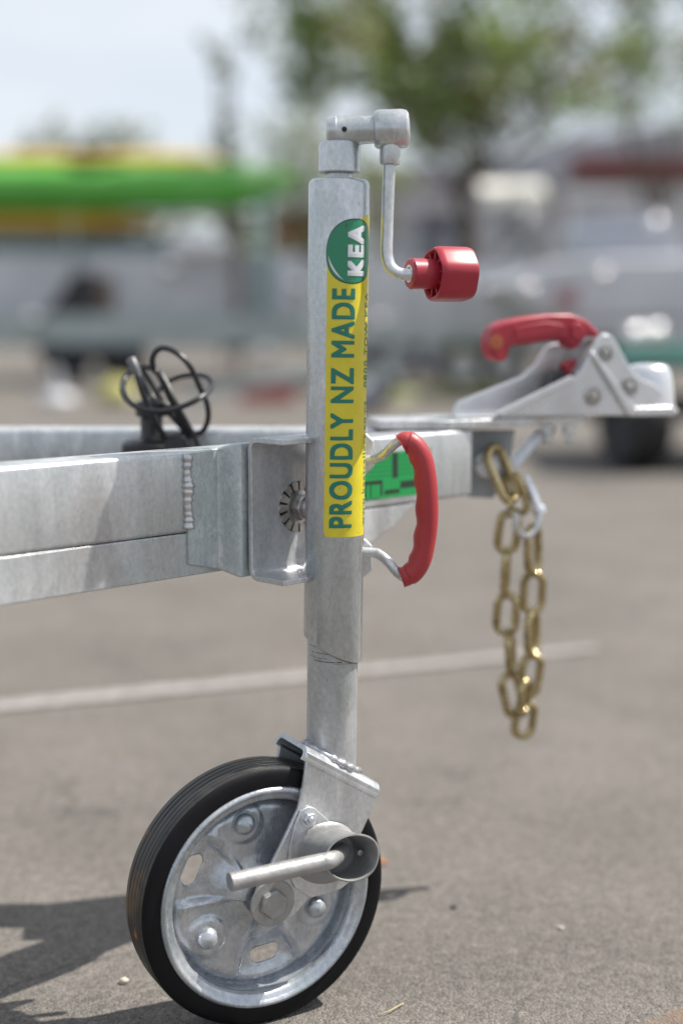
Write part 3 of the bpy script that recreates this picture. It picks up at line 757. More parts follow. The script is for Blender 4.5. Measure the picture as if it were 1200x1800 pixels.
sweep(bm, pts, [.0056 + .0005 * math.sin(i * 1.7) + .0009 * math.sin(i * .31 + 1) + random.uniform(-.0006, .0006) for i in range(41)], 10)
build('weld_bead', bm, weld, tr_, 80)
# green reflective sticker on the near leg's face
def face_patch(px0, px1, py0l, py1l, off, m, name, par, lift=.0006):
    bm = NB(); a = [legp(px0, py0l, off - lift), legp(px1, py0l - (px1 - px0) * .055, off - lift), legp(px1, py1l - (px1 - px0) * .105, off - lift), legp(px0, py1l, off - lift)]
    # keep top and bottom level with the leg
    z0_, z1_ = a[0].z, a[3].z; a = [Vector((q.x, q.y, z_)) for q, z_ in zip(a, (z0_, z0_, z1_, z1_))]
    bm.faces.new([bm.verts.new(q) for q in a]); return build(name, bm, m, par, 0)
near = [o for o in tr_.children if o.name.startswith('drawbar_leg')][0]
stk = face_patch(596, 757, 803, 886, .085, lab_g, 'green_sticker', near)
face_patch(596, 672, 852, 880, .085, lab_k, 'sticker_print', near, .0009)
face_patch(652, 668, 853, 876, .085, lab_g, 'sticker_print', near, .0012)
face_patch(643, 650, 853, 878, .085, lab_g, 'sticker_print', near, .0012)
face_patch(690, 699, 796, 840, .085, lab_k, 'sticker_print', near, .0009)
face_patch(704, 752, 846, 858, .085, lab_k, 'sticker_print', near, .0009)
face_patch(676, 702, 862, 869, .085, lab_k, 'sticker_print', near, .0009)
for py in (806, 814, 822, 830, 838): face_patch(648, 752, py, py + 1.6, .085, mat('reflective_line', (.006, .17, .05), .3), 'sticker_line', near, .00075)
# tongue plate on top of the apex, gusset, brace
AXD = Vector((.924, .383, 0)); AXN = Vector((.383, -.924, 0)); AP = Vector((.153, .318, 0))
zp = z_top + .0015
bm = NB(); a = at(645, 748, .255); b = at(1041, 752, .395)
k_ = [Vector((.045, .262, zp)), Vector((.13, .262, zp)), Vector((.312, .372, zp)), Vector((.302, .43, zp)), Vector((.14, .395, zp)), Vector((.03, .36, zp))]
prism(bm, k_, (0, 0, .0105)); build('tongue_plate', bm, galv, tr_, 30, bevel=.0015)
bm = NB(); q0 = legpt(T_END - .002, .092, 0)
gy = .345
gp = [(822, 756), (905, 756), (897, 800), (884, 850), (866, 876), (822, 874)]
prism(bm, [at(x_, y_, gy) for x_, y_ in gp], (0, .008, 0)); build('apex_gusset', bm, galvanise('shaded_galvanised', (.27, .285, .30), (.38, .40, .415), .45, .5), tr_, 30, bevel=.001)  # darker zinc colour stands for the shade on the gusset
bm = NB(); prism(bm, [at(944, 756, .372), at(966, 756, .372), at(908, 826, .35), at(896, 810, .35)], (0, .02, 0)); build('brace', bm, galv, tr_, 30, bevel=.001)
c = at(857, 817, gy - .001)
bm = NB(); lathe(bm, c, (0, -1, 0), [(.017, 0), (.017, .003), (.005, .0035)], 32); hexhead(bm, c + Vector((0, -.003, 0)), (0, -1, 0), .0165, .014); lathe(bm, c + Vector((0, -.012, 0)), (0, -1, 0), [(.009, 0), (.007, .009), (.0001, .011)], 20)
build('chain_bolt', bm, zinc, tr_, 30)
for px, Y in ((1000, .385), (962, .372)):
    bm = NB(); lathe(bm, at(px, 752, Y) , (0, 0, -1), [(.010, -.003), (.010, .007), (.006, .008), (.006, .02)], 6, True, True); build('plate_bolt', bm, zinc, tr_, 30)

# ================================================================== coupling head
white_al = mat('coupling_silver', (.60, .61, .64), .27, .65, var=(.70, .71, .73), scale=12, rvar=.06)
cp = thing('coupling_head', (0, 0, 0), 'silver ball coupling with a red lever, bolted on the tongue plate', 'tow coupling')
def cpl(px, py, off): 
    return plane(px, py, AP + AXN * off, AXN)
def poly(name, pts, off, thick, m, par=cp, bevel=.002):
    bm = NB(); prism(bm, [cpl(x_, y_, off) for x_, y_ in pts], -AXN * thick); return build(name, bm, m, par, 35, bevel=bevel, seg=3)
near_side = [(872, 731), (880, 722), (1008, 664), (1022, 648), (1040, 612), (1050, 594), (1061, 586), (1073, 589), (1084, 604), (1108, 648), (1122, 664), (1150, 676), (1165, 690), (1174, 718), (1172, 731)]
side = poly('side_plate', near_side, .031, .005, white_al)
poly('flange', [(1036, 618), (1042, 615), (1116, 716), (1180, 714), (1187, 722), (1186, 731), (1108, 732), (1102, 726)], .0365, .006, white_al, side)
poly('flange', [(872, 726), (1004, 660), (1012, 668), (884, 732)], .0365, .006, white_al, side, .001)
far_side = [(797, 728), (799, 716), (806, 705), (916, 662), (940, 640), (960, 610), (972, 604), (1000, 602), (1045, 596), (1062, 604), (1100, 660), (1140, 700), (1150, 722)]
poly('side_plate', far_side, -.026, .005, white_al)
bm = NB()  # floor between the side plates
f0, f1, f2, f3 = cpl(800, 728, .028), cpl(1180, 728, .028), cpl(1180, 720, -.028), cpl(800, 720, -.028)
zfl = zp + .0110
prism(bm, [Vector((q.x, q.y, zfl)) for q in (f0, f1, f2 , f3)], (0, 0, .004)); build('base', bm, white_al, cp, 30, bevel=.001)
# socket hood
bm = NB(); hc_ = cpl(1136, 716, 0); rings = []
hc_.z = zfl
x_, y_ = AXD, AXN
for hh, a_, b_ in ((0, .042, .036), (.004, .042, .036), (.0045, .038, .032), (.02, .036, .031), (.036, .033, .029), (.046, .030, .027), (.0515, .026, .023), (.0535, .018, .016), (.054, .006, .006)):
    rings.append(ring(bm, hc_ + Vector((0, 0, hh * 1.18)), x_, y_, a_, 40, b_))
skin(bm, rings); build('ball_socket', bm, white_al, cp, 50)
# pivot block
poly('pivot_block', [(1010, 655), (1040, 606), (1062, 592), (1080, 612), (1112, 668), (1100, 715), (1040, 715)], .024, .046, cast)
poly('latch', [(966, 684), (970, 660), (984, 650), (1000, 652), (1006, 684)], .010, .024, mat('dark_latch', (.06, .06, .065), .5, .3))
for px, py, r_ in ((1063, 621, .011), (1041, 696, .012), (1104, 680, .013)):
    bm = NB(); c = cpl(px, py, .0315); lathe(bm, c, AXN, [(r_, -.002), (r_, .0015), (r_ * .8, .002), (r_ * .75, .0005), (r_ * .35, .0004)], 28, False, True); hexhead(bm, c, AXN, r_ * .5, .003)
    build('bolt', bm, cast if px != 1041 else dkzinc, side, 40)
lever = [(862, 612), (861, 594), (868, 577), (882, 567), (920, 558), (968, 552), (1004, 552), (1030, 562), (1054, 584), (1050, 594), (1032, 590), (1022, 604), (1012, 616), (1002, 608), (992, 596), (968, 598), (935, 604), (908, 606), (895, 612), (894, 628), (886, 636), (876, 635), (866, 628)]
lv = poly('coupling_lever', lever, .015, .028, red, cp, .006)
poly('lever_panel', [(904, 583), (904, 575), (960, 566), (990, 570), (992, 582), (940, 592), (906, 596)], .0165, .003, red, lv, .001)
poly('lever_boss', [(1004, 592), (1004, 572), (1014, 566), (1026, 572), (1028, 590), (1016, 600)], .0180, .005, red, lv, .002)
poly('lever_foot', [(994, 640), (1014, 630), (1016, 662), (1000, 668)], .012, .02, red, lv, .002)
bm = NB(); c = cpl(872, 601, .0155); lathe(bm, c, AXN, [(.009, -.002), (.009, .0008), (.0001, .001)], 24); build('lever_badge', bm, mat('amber_badge', (.36, .09, .035), .5), lv, 40)

# ================================================================== safety chain and shackle
chn = thing('safety_chain', at(900, 900, .33), 'gold zinc safety chain looped up, hanging below the coupling', 'chain')
def link(c, Lo, Wo, ang, yaw, wr=.0054, m=brass, par=chn, name='chain_link', tip=0):
    c = Vector(c); a = R(ang); y = R(yaw)
    up = Vector((math.sin(a), 0, math.cos(a))); sd_ = Vector((math.cos(a), 0, -math.sin(a)))
    sd_ = Matrix.Rotation(y, 3, up) @ sd_
    if tip: up = Matrix.Rotation(R(tip), 3, sd_) @ up
    rr3 = Wo / 2 - wr; hl = Lo / 2 - wr - rr3; pts = []
    for k in range(13): q = R(180 * k / 12); pts.append(c + sd_ * rr3 * math.cos(q) + up * (hl + rr3 * math.sin(q)))
    for k in range(13): q = R(180 + 180 * k / 12); pts.append(c + sd_ * rr3 * math.cos(q) + up * (-hl + rr3 * math.sin(q)))
    bm = NB(); sweep(bm, pts, wr, 12, closed=True); return build(name, bm, m, par, 80)
def lk(x0, x1, y0, y1, Y, ang, yaw, tip=0):
    s_ = (1.444 + Y) / F * 1.0
    Wd = .0345; Ln = math.hypot(y1 - y0, 0) * s_ * 1.02 / math.cos(R(ang)) ; return link(at((x0 + x1) / 2, (y0 + y1) / 2, Y), max(Ln, .05), Wd, ang, yaw, tip=tip)
CY = .33
lk(868, 916, 895, 976, CY, 6, 8); lk(878, 898, 963, 1050, CY, 2, 78); lk(866, 913, 1038, 1120, CY, 3, -6); lk(887, 906, 1107, 1188, CY, -4, 74)
lk(879, 921, 1178, 1266, CY, -14, 22); lk(908, 934, 1188, 1262, CY - .012, 4, 62)
lk(922, 950, 918, 1012, CY + .004, -1, 50); lk(913, 959, 1000, 1082, CY + .004, 2, 4); lk(920, 950, 1070, 1158, CY + .004, -1, 56); lk(909, 953, 1144, 1230, CY + .004, 8, 6)
lk(899, 943, 1226, 1302, CY, 8, 14)
link(at(882, 833, CY - .012), .082, .046, -22, 52, .0052)          # first link, over the bolt
link(at(906, 868, CY + .004), .06, .034, -16, -40, .005)
sh = thing('bow_shackle', at(935, 880, CY), 'shiny silver shackle joining the gold chain to its own end', 'shackle')
bm = NB(); pts = spline([at(908, 902, CY - .02), at(906, 925, CY - .02), at(916, 940, CY - .012), at(934, 938, CY - .004), at(946, 915, CY), at(944, 885, CY + .004), at(933, 856, CY + .006), at(922, 842, CY + .006)], 6)
sweep(bm, pts, .0044, 12); build('bow', bm, zinc, sh, 80)
bm = NB(); sweep(bm, [at(923, 838, CY), at(948, 900, CY - .01)], .0052, 12); lathe(bm, at(946, 896, CY - .01), at(948, 900, CY - .01) - at(923, 838, CY), [(.008, -.004), (.009, 0), (.008, .006)], 16, True, True); build('pin', bm, zinc, sh, 50)

# ================================================================== coiled trailer cable on its holder
cb = thing('coiled_cable', at(290, 745, .27), 'black trailer cable coiled up behind the near drawbar leg', 'cable')
CYc = .25
def cc(l, dy=0): return [at(x_ / 2.857, 580 + y_ / 2.857, CYc + dy + (l_dy if False else 0)) for x_, y_ in l]
def wirep(pts, closed=False, r=.0034): 
    bm = NB(); sweep(bm, spline([at(x_ / 2.857, 580 + y_ / 2.857, CYc + y3) for x_, y_, y3 in pts], 8, closed), r, 10, closed); return build('cable_loop', bm, black, cb, 80)
wirep([(615, 300, 0), (640, 350, -.02), (700, 393, -.035), (800, 410, -.045), (900, 390, -.04), (1000, 345, -.03), (1062, 290, 0), (1045, 240, .02), (985, 225, .035), (900, 235, .04), (830, 275, .04), (775, 340, .03)])
wirep([(615, 300, 0), (625, 250, .02), (665, 210, .03), (730, 188, .03), (790, 200, .02), (830, 260, .01), (880, 360, 0), (935, 460, 0), (990, 560, .0), (1010, 620, .0)])
wirep([(775, 200, .01), (768, 150, .005), (790, 103, 0), (835, 93, -.005), (900, 125, -.01), (960, 190, -.01), (1000, 280, -.005), (1040, 370, 0), (1045, 450, .005), (1015, 510, .01), (960, 515, .01), (910, 455, .01), (860, 360, .01), (800, 230, .01), (775, 200, .01)])
wirep([(655, 150, -.01), (680, 200, -.012), (705, 280, -.015), (740, 370, -.015), (790, 470, -.01), (850, 590, 0), (880, 680, 0)], r=.004)
wirep([(720, 200, .02), (760, 270, .02), (820, 360, .02), (890, 420, .02), (945, 500, .015), (950, 600, .01)])
wirep([(700, 230, .03), (760, 330, .03), (850, 420, .02), (930, 520, .015), (940, 620, .01)])
bm = NB(); a = at(655 / 2.857, 580 + 140 / 2.857, CYc - .01); b = at(683 / 2.857, 580 + 205 / 2.857, CYc - .012); sweep(bm, [a, lerp(a, b, .1), b, lerp(a, b, 1.5)], [.004, .0058, .0058, .004], 12); build('cable_end', bm, mat('grey_plug', (.12, .12, .13), .4), cb, 50)
bm = NB(); c = at(268, 818, .27)
lathe(bm, c + Vector((0, 0, -.02)), (0, 0, 1), [(.036, 0), (.037, .03), (.036, .046), (.031, .051), (.016, .053), (.0135, .056), (.0135, .078), (.019, .08), (.019, .096), (.012, .1)], 32, True, True)
build('plug', bm, black, cb, 40)
bm = NB(); c = at(300, 800, .27); lathe(bm, c + Vector((0, 0, -.02)), (0, 0, 1), [(.03, 0), (.031, .03), (.024, .045), (.01, .05)], 32, True, True)
build('plug_cap', bm, black, cb, 40)

# ================================================================== litter on the ground
pe = bpy.data.meshes
def pebble(px, py, s, label, m):
    bm = NB(); bmesh.ops.create_icosphere(bm, subdivisions=2, radius=s); c = ground_at(px, py)
    for v in bm.verts: v.co = Vector((v.co.x * 1.2, v.co.y, v.co.z * .75)) * random.uniform(.8, 1.15) + c + Vector((0, 0, s * .6))
    tag(build('pebble', bm, m, None, 60), label, 'pebble')
stone = mat('pale_stone', (.42, .38, .32), .8, var=(.5, .46, .4), scale=200); dstone = mat('dark_stone', (.06, .055, .05), .9)
pebble(218, 1728, .0046, 'small pale pebble on the asphalt left of the jockey wheel', stone)
pebble(797, 1597, .0034, 'small dark stone chip on the asphalt to the right of the wheel', dstone)
pebble(985, 1633, .003, 'tiny pale stone chip on the asphalt at lower right', stone)
bm = NB(); sweep(bm, spline([ground_at(664, 1783, .002), ground_at(682, 1778, .004), ground_at(700, 1768, .004), ground_at(709, 1764, .002)], 4), .0007, 5)
tag(build('dry_twig', bm, mat('straw', (.45, .36, .2), .8), None, 60), 'thin dry straw twig lying on the asphalt right of the wheel', 'twig')
bm = NB(); c = ground_at(670, 1516, .003); prism(bm, [c + Vector(v) for v in ((-.006, -.003, 0), (.004, -.004, 0), (.008, .002, .002), (0, .005, .003))], (0, 0, .0008))
tag(build('dry_leaf', bm, mat('orange_leaf', (.35, .13, .03), .8), None, 0), 'curled orange dry leaf just behind the wheel', 'leaf')

# ================================================================== far things
def quadbox(bm, px0, px1, py0, py1, Y, depth):
    a, b = at(px0, py0, Y), at(px1, py1, Y); prism(bm, [a, (b.x, Y, a.z), b, (a.x, Y, b.z)], (0, depth, 0))
bgalv = mat('weathered_galvanised', (.46, .47, .50), .45, .35, var=(.60, .61, .64), scale=2.2, rvar=.12)
pteal = mat('pale_teal_paint', (.33, .38, .375), .45, .1, var=(.42, .47, .46), scale=3)
dteal = mat('teal_paint', (.06, .22, .20), .45)
dark = mat('dark_shade_paint', (.02, .02, .024), .5)
far_rub = mat('far_tyre_rubber', (.012, .012, .014), .7)
def far_wheel(root, c, r, wd, hubm=bgalv, ax=(0, -1, 0)):
    w_ = bpy.data.objects.new('wheel', None); col.objects.link(w_); w_.parent = root
    bm = NB(); lathe(bm, Vector(c) + Vector(ax) * -wd / 2, ax, [(r * .6, 0), (r * .93, 0), (r, wd * .15), (r, wd * .85), (r * .93, wd), (r * .6, wd)], 36); build('tyre', bm, far_rub, w_, 40)
    bm = NB(); lathe(bm, Vector(c) + Vector(ax) * -wd / 2, ax, [(r * .6, wd * .0), (r * .6, wd * .98), (r * .52, wd * .8), (r * .3, wd * .7), (r * .12, wd * .85), (.001, wd * .9)], 24); build('rim', bm, hubm, w_, 40)

# ---- kayak rack trailer, Y = 17
KY = 17.0
rk = thing('kayak_trailer', (at(200, 600, KY).x, KY, 0), 'teal and galvanised rack trailer loaded with kayaks', 'trailer')
bm = NB(); quadbox(bm, -420, 545, 552, 608, KY - .1, .07); build('side_rail', bm, pteal, rk, 0, bevel=.01)
bm = NB(); quadbox(bm, -420, 545, 552, 575, KY + 1.7, .1); build('side_rail', bm, pteal, rk, 0, bevel=.01)
bm = NB(); quadbox(bm, -380, 536, 446, 556, KY + .3, .08); build('side_panel', bm, bgalv, rk, 0, bevel=.01)
bm = NB(); quadbox(bm, -380, 392, 412, 448, KY + .5, .1); build('top_panel', bm, mat('teal_grey_panel', (.24, .33, .35), .5), rk, 0, bevel=.01)
for (x0, x1, y0, y1, m, dy) in ((452, 468, 330, 552, dteal, .1), (408, 424, 372, 560, mat('brown_post', (.12, .10, .09), .7), .0), (120, 134, 300, 552, pteal, .1), (-300, -280, 300, 552, pteal, .1)):
    bm = NB(); quadbox(bm, x0, x1, y0, y1, KY + dy, .12); build('post', bm, m, rk, 0, bevel=.01)
for py in (312, 376, 414):
    bm = NB(); quadbox(bm, 110 if py != 312 else 110, 480, py, py + 7, KY + .5, .08); build('rack_arm', bm, pteal, rk, 0)
bm = NB(); P_ = at(104, 545, KY); quadbox(bm, 148, 196, 486, 552, KY + .15, .1); build('brown_board', bm, mat('brown_board', (.20, .15, .12), .7), rk, 0)
bm = NB(); prism(bm, [at(76, 556, KY - .05), at(164, 556, KY - .05), at(160, 476, KY - .05), at(128, 484, KY - .05)], (0, .2, 0)); build('winch_post', bm, dark, rk, 0)
for px in (118, 212, -300, -390): 
    c = at(px, 600, KY); far_wheel(rk, (c.x, KY + .05, .31), .31, .2, dark)
bm = NB(); quadbox(bm, 66, 256, 604, 636, KY, .22); build('mudguard', bm, dark, rk, 0)
bm = NB(); quadbox(bm, 400, 438, 596, 618, KY, .2); build('jack_stand', bm, dark, rk, 0)
a = at(419, 618, KY + .1); bm = NB(); prism(bm, [(a.x - .03, KY + .07, 0), (a.x + .03, KY + .07, 0), (a.x + .03, KY + .13, 0), (a.x - .03, KY + .13, 0)], (0, 0, a.z + .02)); build('jack_leg', bm, dark, rk, 0)
def kayak(px0, px1, pyc, hpx, Y, m, label, tipup=0, pale=None):
    k = thing('kayak', at((px0 + px1) / 2, pyc, Y), label, 'kayak', 'kayaks stacked on the rack trailer')
    s_ = (1.444 + Y) / F; a, b = at(px0, pyc, Y), at(px1, pyc, Y); H_ = hpx * s_ / 2; n_ = 40; bm = NB(); rings = []
    for i in range(n_ + 1):
        f_ = i / n_; e = max(.02, (1 - abs(2 * f_ - 1) ** 7)) ** .62; c = a.lerp(b, f_) + Vector((0, 0, tipup * (2 * f_ - 1) ** 4))
        rings.append([bm.verts.new(c + Vector((0, .36 * e * math.cos(2 * math.pi * j / 24), H_ * e * (math.sin(2 * math.pi * j / 24) * (1 if math.sin(2 * math.pi * j / 24) < 0 else .75))))) for j in range(24)])
    skin(bm, rings)
    if pale:
        for f_ in bm.faces:
            if f_.calc_center_median().x > a.x + (b.x - a.x) * .86 and f_.calc_center_median().z > c.z - H_ * .35: f_.material_index = 1
    build('hull', bm, [m, pale] if pale else m, k, 60)
    bm = NB(); c = a.lerp(b, .5) + Vector((0, -.05, H_ * .70)); rings = []
    for f_, z_ in ((1, 0), (1, .035), (.86, .035), (.8, -.02)): rings.append([bm.verts.new(c + Vector((.42 * f_ * math.cos(2 * math.pi * j / 24), .23 * f_ * math.sin(2 * math.pi * j / 24), z_))) for j in range(24)])
    skin(bm, rings, False, True); build('cockpit_rim', bm, dark, k, 40)
    return k
kg = mat('green_kayak_plastic', (.09, .38, .05), .3, var=(.12, .42, .07), scale=2); ky = mat('yellow_kayak_plastic', (.50, .33, .03), .4, var=(.55, .37, .05), scale=2); ko = mat('orange_yellow_kayak_plastic', (.48, .25, .04), .4, var=(.5, .36, .05), scale=1.2)
kayak(-60, 400, 290, 58, KY + .75, ky, 'yellow kayak lying on top at the back of the rack')
kayak(-190, 530, 326, 92, KY + .25, kg, 'long bright green kayak with a pale nose in front of the yellow ones', .12, mat('pale_green_kayak_plastic', (.26, .50, .18), .3))
kayak(-330, 285, 390, 42, KY + .4, ko, 'orange-yellow kayak slung lowest under the green one')
# white boat bow on the low bunk
wb = thing('dinghy', at(350, 430, KY + 1.3), 'small white dinghy resting behind the rack posts', 'boat')
bm = NB(); rings = []; a, b = at(292, 430, KY - .3), at(402, 430, KY - .3)
for i in range(21):
    f_ = i / 20; e = math.sin(math.pi * min(max(f_, .01), .99)) ** .5; c = a.lerp(b, f_); rings.append([bm.verts.new(c + Vector((0, .3 * e * math.cos(2 * math.pi * j / 16), .19 * e * math.sin(2 * math.pi * j / 16)))) for j in range(16)])
skin(bm, rings); build('hull', bm, mat('white_hull', (.75, .76, .78), .35), wb, 60)

# ---- low trailer frame standing nearer at left centre, Y = 9
lt = thing('boat_trailer', (at(450, 660, 10).x, 10, 0), 'low pale boat trailer frame parked in front of the kayak rack', 'trailer')
a, b = at(330, 692, 10), at(560, 640, 10)
bm = NB(); prism(bm, [at(330, 688, 10), at(560, 642, 10), at(560, 664, 10), at(330, 706, 10)], (0, .08, 0)); build('frame_rail', bm, pteal, lt, 0, bevel=.005)
bm = NB(); quadbox(bm, 560, 700, 642, 664, 10, .08); build('frame_rail', bm, pteal, lt, 0, bevel=.005)
c = at(640, 660, 10); far_wheel(lt, (c.x, 10.1, .26), .26, .18)
c = at(345, 700, 10); bm = NB(); prism(bm, [(c.x - .03, 10, 0), (c.x + .03, 10, 0), (c.x + .03, 10.05, 0), (c.x - .03, 10.05, 0)], (0, 0, c.z)); build('stand', bm, bgalv, lt, 0)
for i, (px, py, m, lab) in enumerate(((470, 688, mat('red_board', (.35, .06, .05), .5), 'red trailer light board lying on the ground under the frame'), (205, 690, mat('dull_yellow', (.38, .36, .12), .6), 'dull yellow mooring bag on the ground by the rack'), (100, 688, bgalv, 'silver metal fitting glinting on the ground at left'))):
    c = ground_at(px, py + 22); bm = NB()
    if i == 2: lathe(bm, c, (0, 0, 1), [(.16, 0), (.17, .05), (.12, .10), (.05, .12), (.04, .3), (.001, .33)], 24, True)
    elif i == 1: lathe(bm, c, (0, 0, 1), [(.12, 0), (.17, .06), (.16, .14), (.07, .22), (.05, .24), (.001, .25)], 20, True)
    else: box(bm, c + Vector((0, 0, .08)), .5, .06, .14)
    tag(build(('light_board', 'mooring_bag', 'metal_fitting')[i], bm, m, None, 40, bevel=0), lab, ('light board', 'bag', 'fitting')[i])

# ---- row of galvanised trailers across the middle, Y = 14..15
gt = thing('cage_trailer', (at(600, 600, 14).x, 14, 0), 'long galvanised trailer with solid sheet sides in the middle distance', 'trailer')
bm = NB(); quadbox(bm, 540, 900, 462, 585, 14, .05); build('side_panel', bm, bgalv, gt, 0, bevel=.01)
bm = NB(); quadbox(bm, 530, 905, 585, 606, 13.95, .1); build('chassis_rail', bm, pteal, gt, 0, bevel=.01)
bm = NB(); quadbox(bm, 540, 900, 470, 585, 15.6, .05); build('side_panel', bm, bgalv, gt, 0, bevel=.01)
bm = NB(); a, b = at(540, 590, 14.05), at(900, 590, 14.05); prism(bm, [(a.x, 14.05, a.z), (b.x, 14.05, a.z), (b.x, 15.6, a.z), (a.x, 15.6, a.z)], (0, 0, .05)); build('deck', bm, bgalv, gt, 0)
for px in (812, 884): far_wheel(gt, (at(px, 600, 14).x, 14.05, .29), .29, .2)
for i, px in enumerate((560, 640, 720, 800, 885)):
    bm = NB(); quadbox(bm, px, px + 8, 458, 590, 13.94, .05); build('stake', bm, bgalv, gt, 0)

# ---- right-hand trailer close by, Y = 6 (tyre, teal rail, galvanised deck)
ct = thing('teal_trailer', (at(1125, 700, 6).x, 6, 0), 'teal edged flat trailer with fat black tyre at far right', 'trailer')
c = ground_at(1120, 830); far_wheel(ct, (c.x, c.y + .1, .25), .25, .20, dark, (-.97, -.24, 0))
bm = NB(); quadbox(bm, 1086, 1700, 602, 650, c.y, .06); build('side_rail', bm, mat('mint_teal', (.16, .36, .31), .5), ct, 0, bevel=.005)
bm = NB(); quadbox(bm, 1030, 1700, 692, 736, c.y + .3, .08); build('dark_beam', bm, mat('brown_black_beam', (.05, .04, .038), .7), ct, 0, bevel=.005)  # brown-black bar running low behind the rail
bm = NB(); a, b = at(1088, 652, c.y), at(1700, 652, c.y); prism(bm, [(a.x, c.y, a.z), (b.x, c.y, a.z), (b.x, c.y + 1.5, a.z), (a.x, c.y + 1.5, a.z)], (0, 0, .03)); build('deck', bm, mat('brown_deck', (.09, .07, .06), .7), ct, 0)
bm = NB(); quadbox(bm, 1100, 1112, 640, 700, c.y + .2, .06); build('post', bm, bgalv, ct, 0)
far_wheel(ct, (at(1500, 700, 6).x, c.y + .1, .24), .24, .19, dark)
chrome = mat('chrome', (.9, .9, .9), .16, 1)
for (px, py, Y) in ((1150, 585, 6.3), (1112, 588, 6.6)):  # chrome balls added so the sun glints off them as blurred discs
    bm = NB(); q = at(px, py, Y); lathe(bm, q - Vector((0, 0, .09)), (0, 0, 1), [(.02, 0), (.02, .05)] + [(.055 * math.cos(R(a)), .09 + .055 * math.sin(R(a))) for a in range(-60, 90, 10)] + [(.0002, .145)], 24, True)
    o = build('glint_ball', bm, chrome, ct, 60)
def glint(root, px, py, Y, rad=.016):  # adds a chrome ball only to catch a sun glint
    bm = NB(); q = at(px, py, Y); lathe(bm, q - Vector((0, 0, rad)), (0, 0, 1), [(rad * .5, -.02)] + [(rad * math.cos(R(a)), rad + rad * math.sin(R(a))) for a in range(-60, 90, 15)] + [(.0002, rad * 2)], 20, True)
    build('glint_ball', bm, chrome, root, 60)
for px, py in ((468, 618), (300, 470), (520, 500), (60, 560)): glint(rk, px, py, KY - .25, .11)

# ---- boat on a trailer, right middle distance, Y = 12
bt = thing('aluminium_boat', (at(1050, 560, 12).x, 12, 0), 'grey aluminium boat on a trailer below the red fascia', 'boat')
bm = NB(); prism(bm, [at(868, 500, 12), at(960, 462, 12), at(1060, 452, 12), at(1400, 448, 12), at(1400, 560, 12), at(1010, 566, 12), at(925, 545, 12)], (0, 1.7, 0)); build('hull', bm, bgalv, bt, 0, bevel=.06, seg=4)
bm = NB(); prism(bm, [at(1000, 450, 12.3), at(1030, 378, 12.3), at(1040, 372, 12.3), at(1180, 372, 12.3), at(1190, 450, 12.3)], (0, 1.1, 0)); build('windscreen', bm, mat('pale_glass', (.40, .42, .48), .15), bt, 0, bevel=.02)
bm = NB(); quadbox(bm, 940, 1500, 574, 592, 12, .1); build('trailer_rail', bm, bgalv, bt, 0)
bm = NB(); quadbox(bm, 980, 1012, 508, 540, 11.95, .05); build('red_badge', bm, mat('dull_red', (.30, .10, .10), .5), bt, 0)
for px in (1010, 1330): far_wheel(bt, (at(px, 600, 12).x, 12.1, .28), .28, .2)

for px, py, gs in ((1150, 392, .07), (930, 505, .045), (1060, 480, .05)): glint(bt, px, py, 11.8, gs)
for px, py in ((600, 470), (672, 560), (760, 480), (850, 505)): glint(gt, px, py, 13.8, .05)
# two more pale boat trailers between the rack and the sheds
for px0, px1, py, Y, lab in ((560, 880, 420, 19, 'empty silver boat trailer with raised rails behind the sheet sided trailer'), (860, 1250, 405, 21, 'pale silver boat trailer standing behind the aluminium boat')):
    x_ = thing('boat_trailer', (at((px0 + px1) / 2, 570, Y).x, Y, 0), lab, 'trailer')
    for k, (a0, a1, b0, b1) in enumerate(((0, 1, .0, .12), (.05, .95, .45, .62))):
        bm = NB(); quadbox(bm, px0 + (px1 - px0) * a0, px0 + (px1 - px0) * a1, py + 110 * b0, py + 110 * b1, Y + k * 1.2, .08); build('frame_rail', bm, bgalv, x_, 0, bevel=.01)
    bm = NB(); prism(bm, [at(px0 + 20, py + 60, Y), at(px0 + 60, py - 26, Y), at(px0 + 76, py - 26, Y), at(px0 + 50, py + 60, Y)], (0, .1, 0)); build('winch_post', bm, bgalv, x_, 0)
    for f_ in (.3, .5, .7, .9):
        bm = NB(); q = at(px0 + (px1 - px0) * f_, py + 30, Y); prism(bm, [(q.x, Y - .05, .3), (q.x + .08, Y - .05, .3), (q.x + .08, Y, .3), (q.x, Y, .3)], (0, 0, q.z)); build('upright', bm, bgalv, x_, 0)
    for f_ in (.45, .62): far_wheel(x_, (at(px0 + (px1 - px0) * f_, 570, Y).x, Y, .3), .3, .2)
    glint(x_, px0 + 70, py - 24, Y - .1, .07); glint(x_, px0 + (px1 - px0) * .8, py + 4, Y - .1, .07)

# ---- low kerb and grass strip
bm = NB(); prism(bm, [ground_at(560, 718), ground_at(870, 690), ground_at(870, 682), ground_at(560, 700)], (0, 0, .04)); tag(build('grass_strip', bm, mat('dry_grass', (.16, .18, .07), .9, var=(.24, .24, .11), scale=6), None, 0), kind='structure')

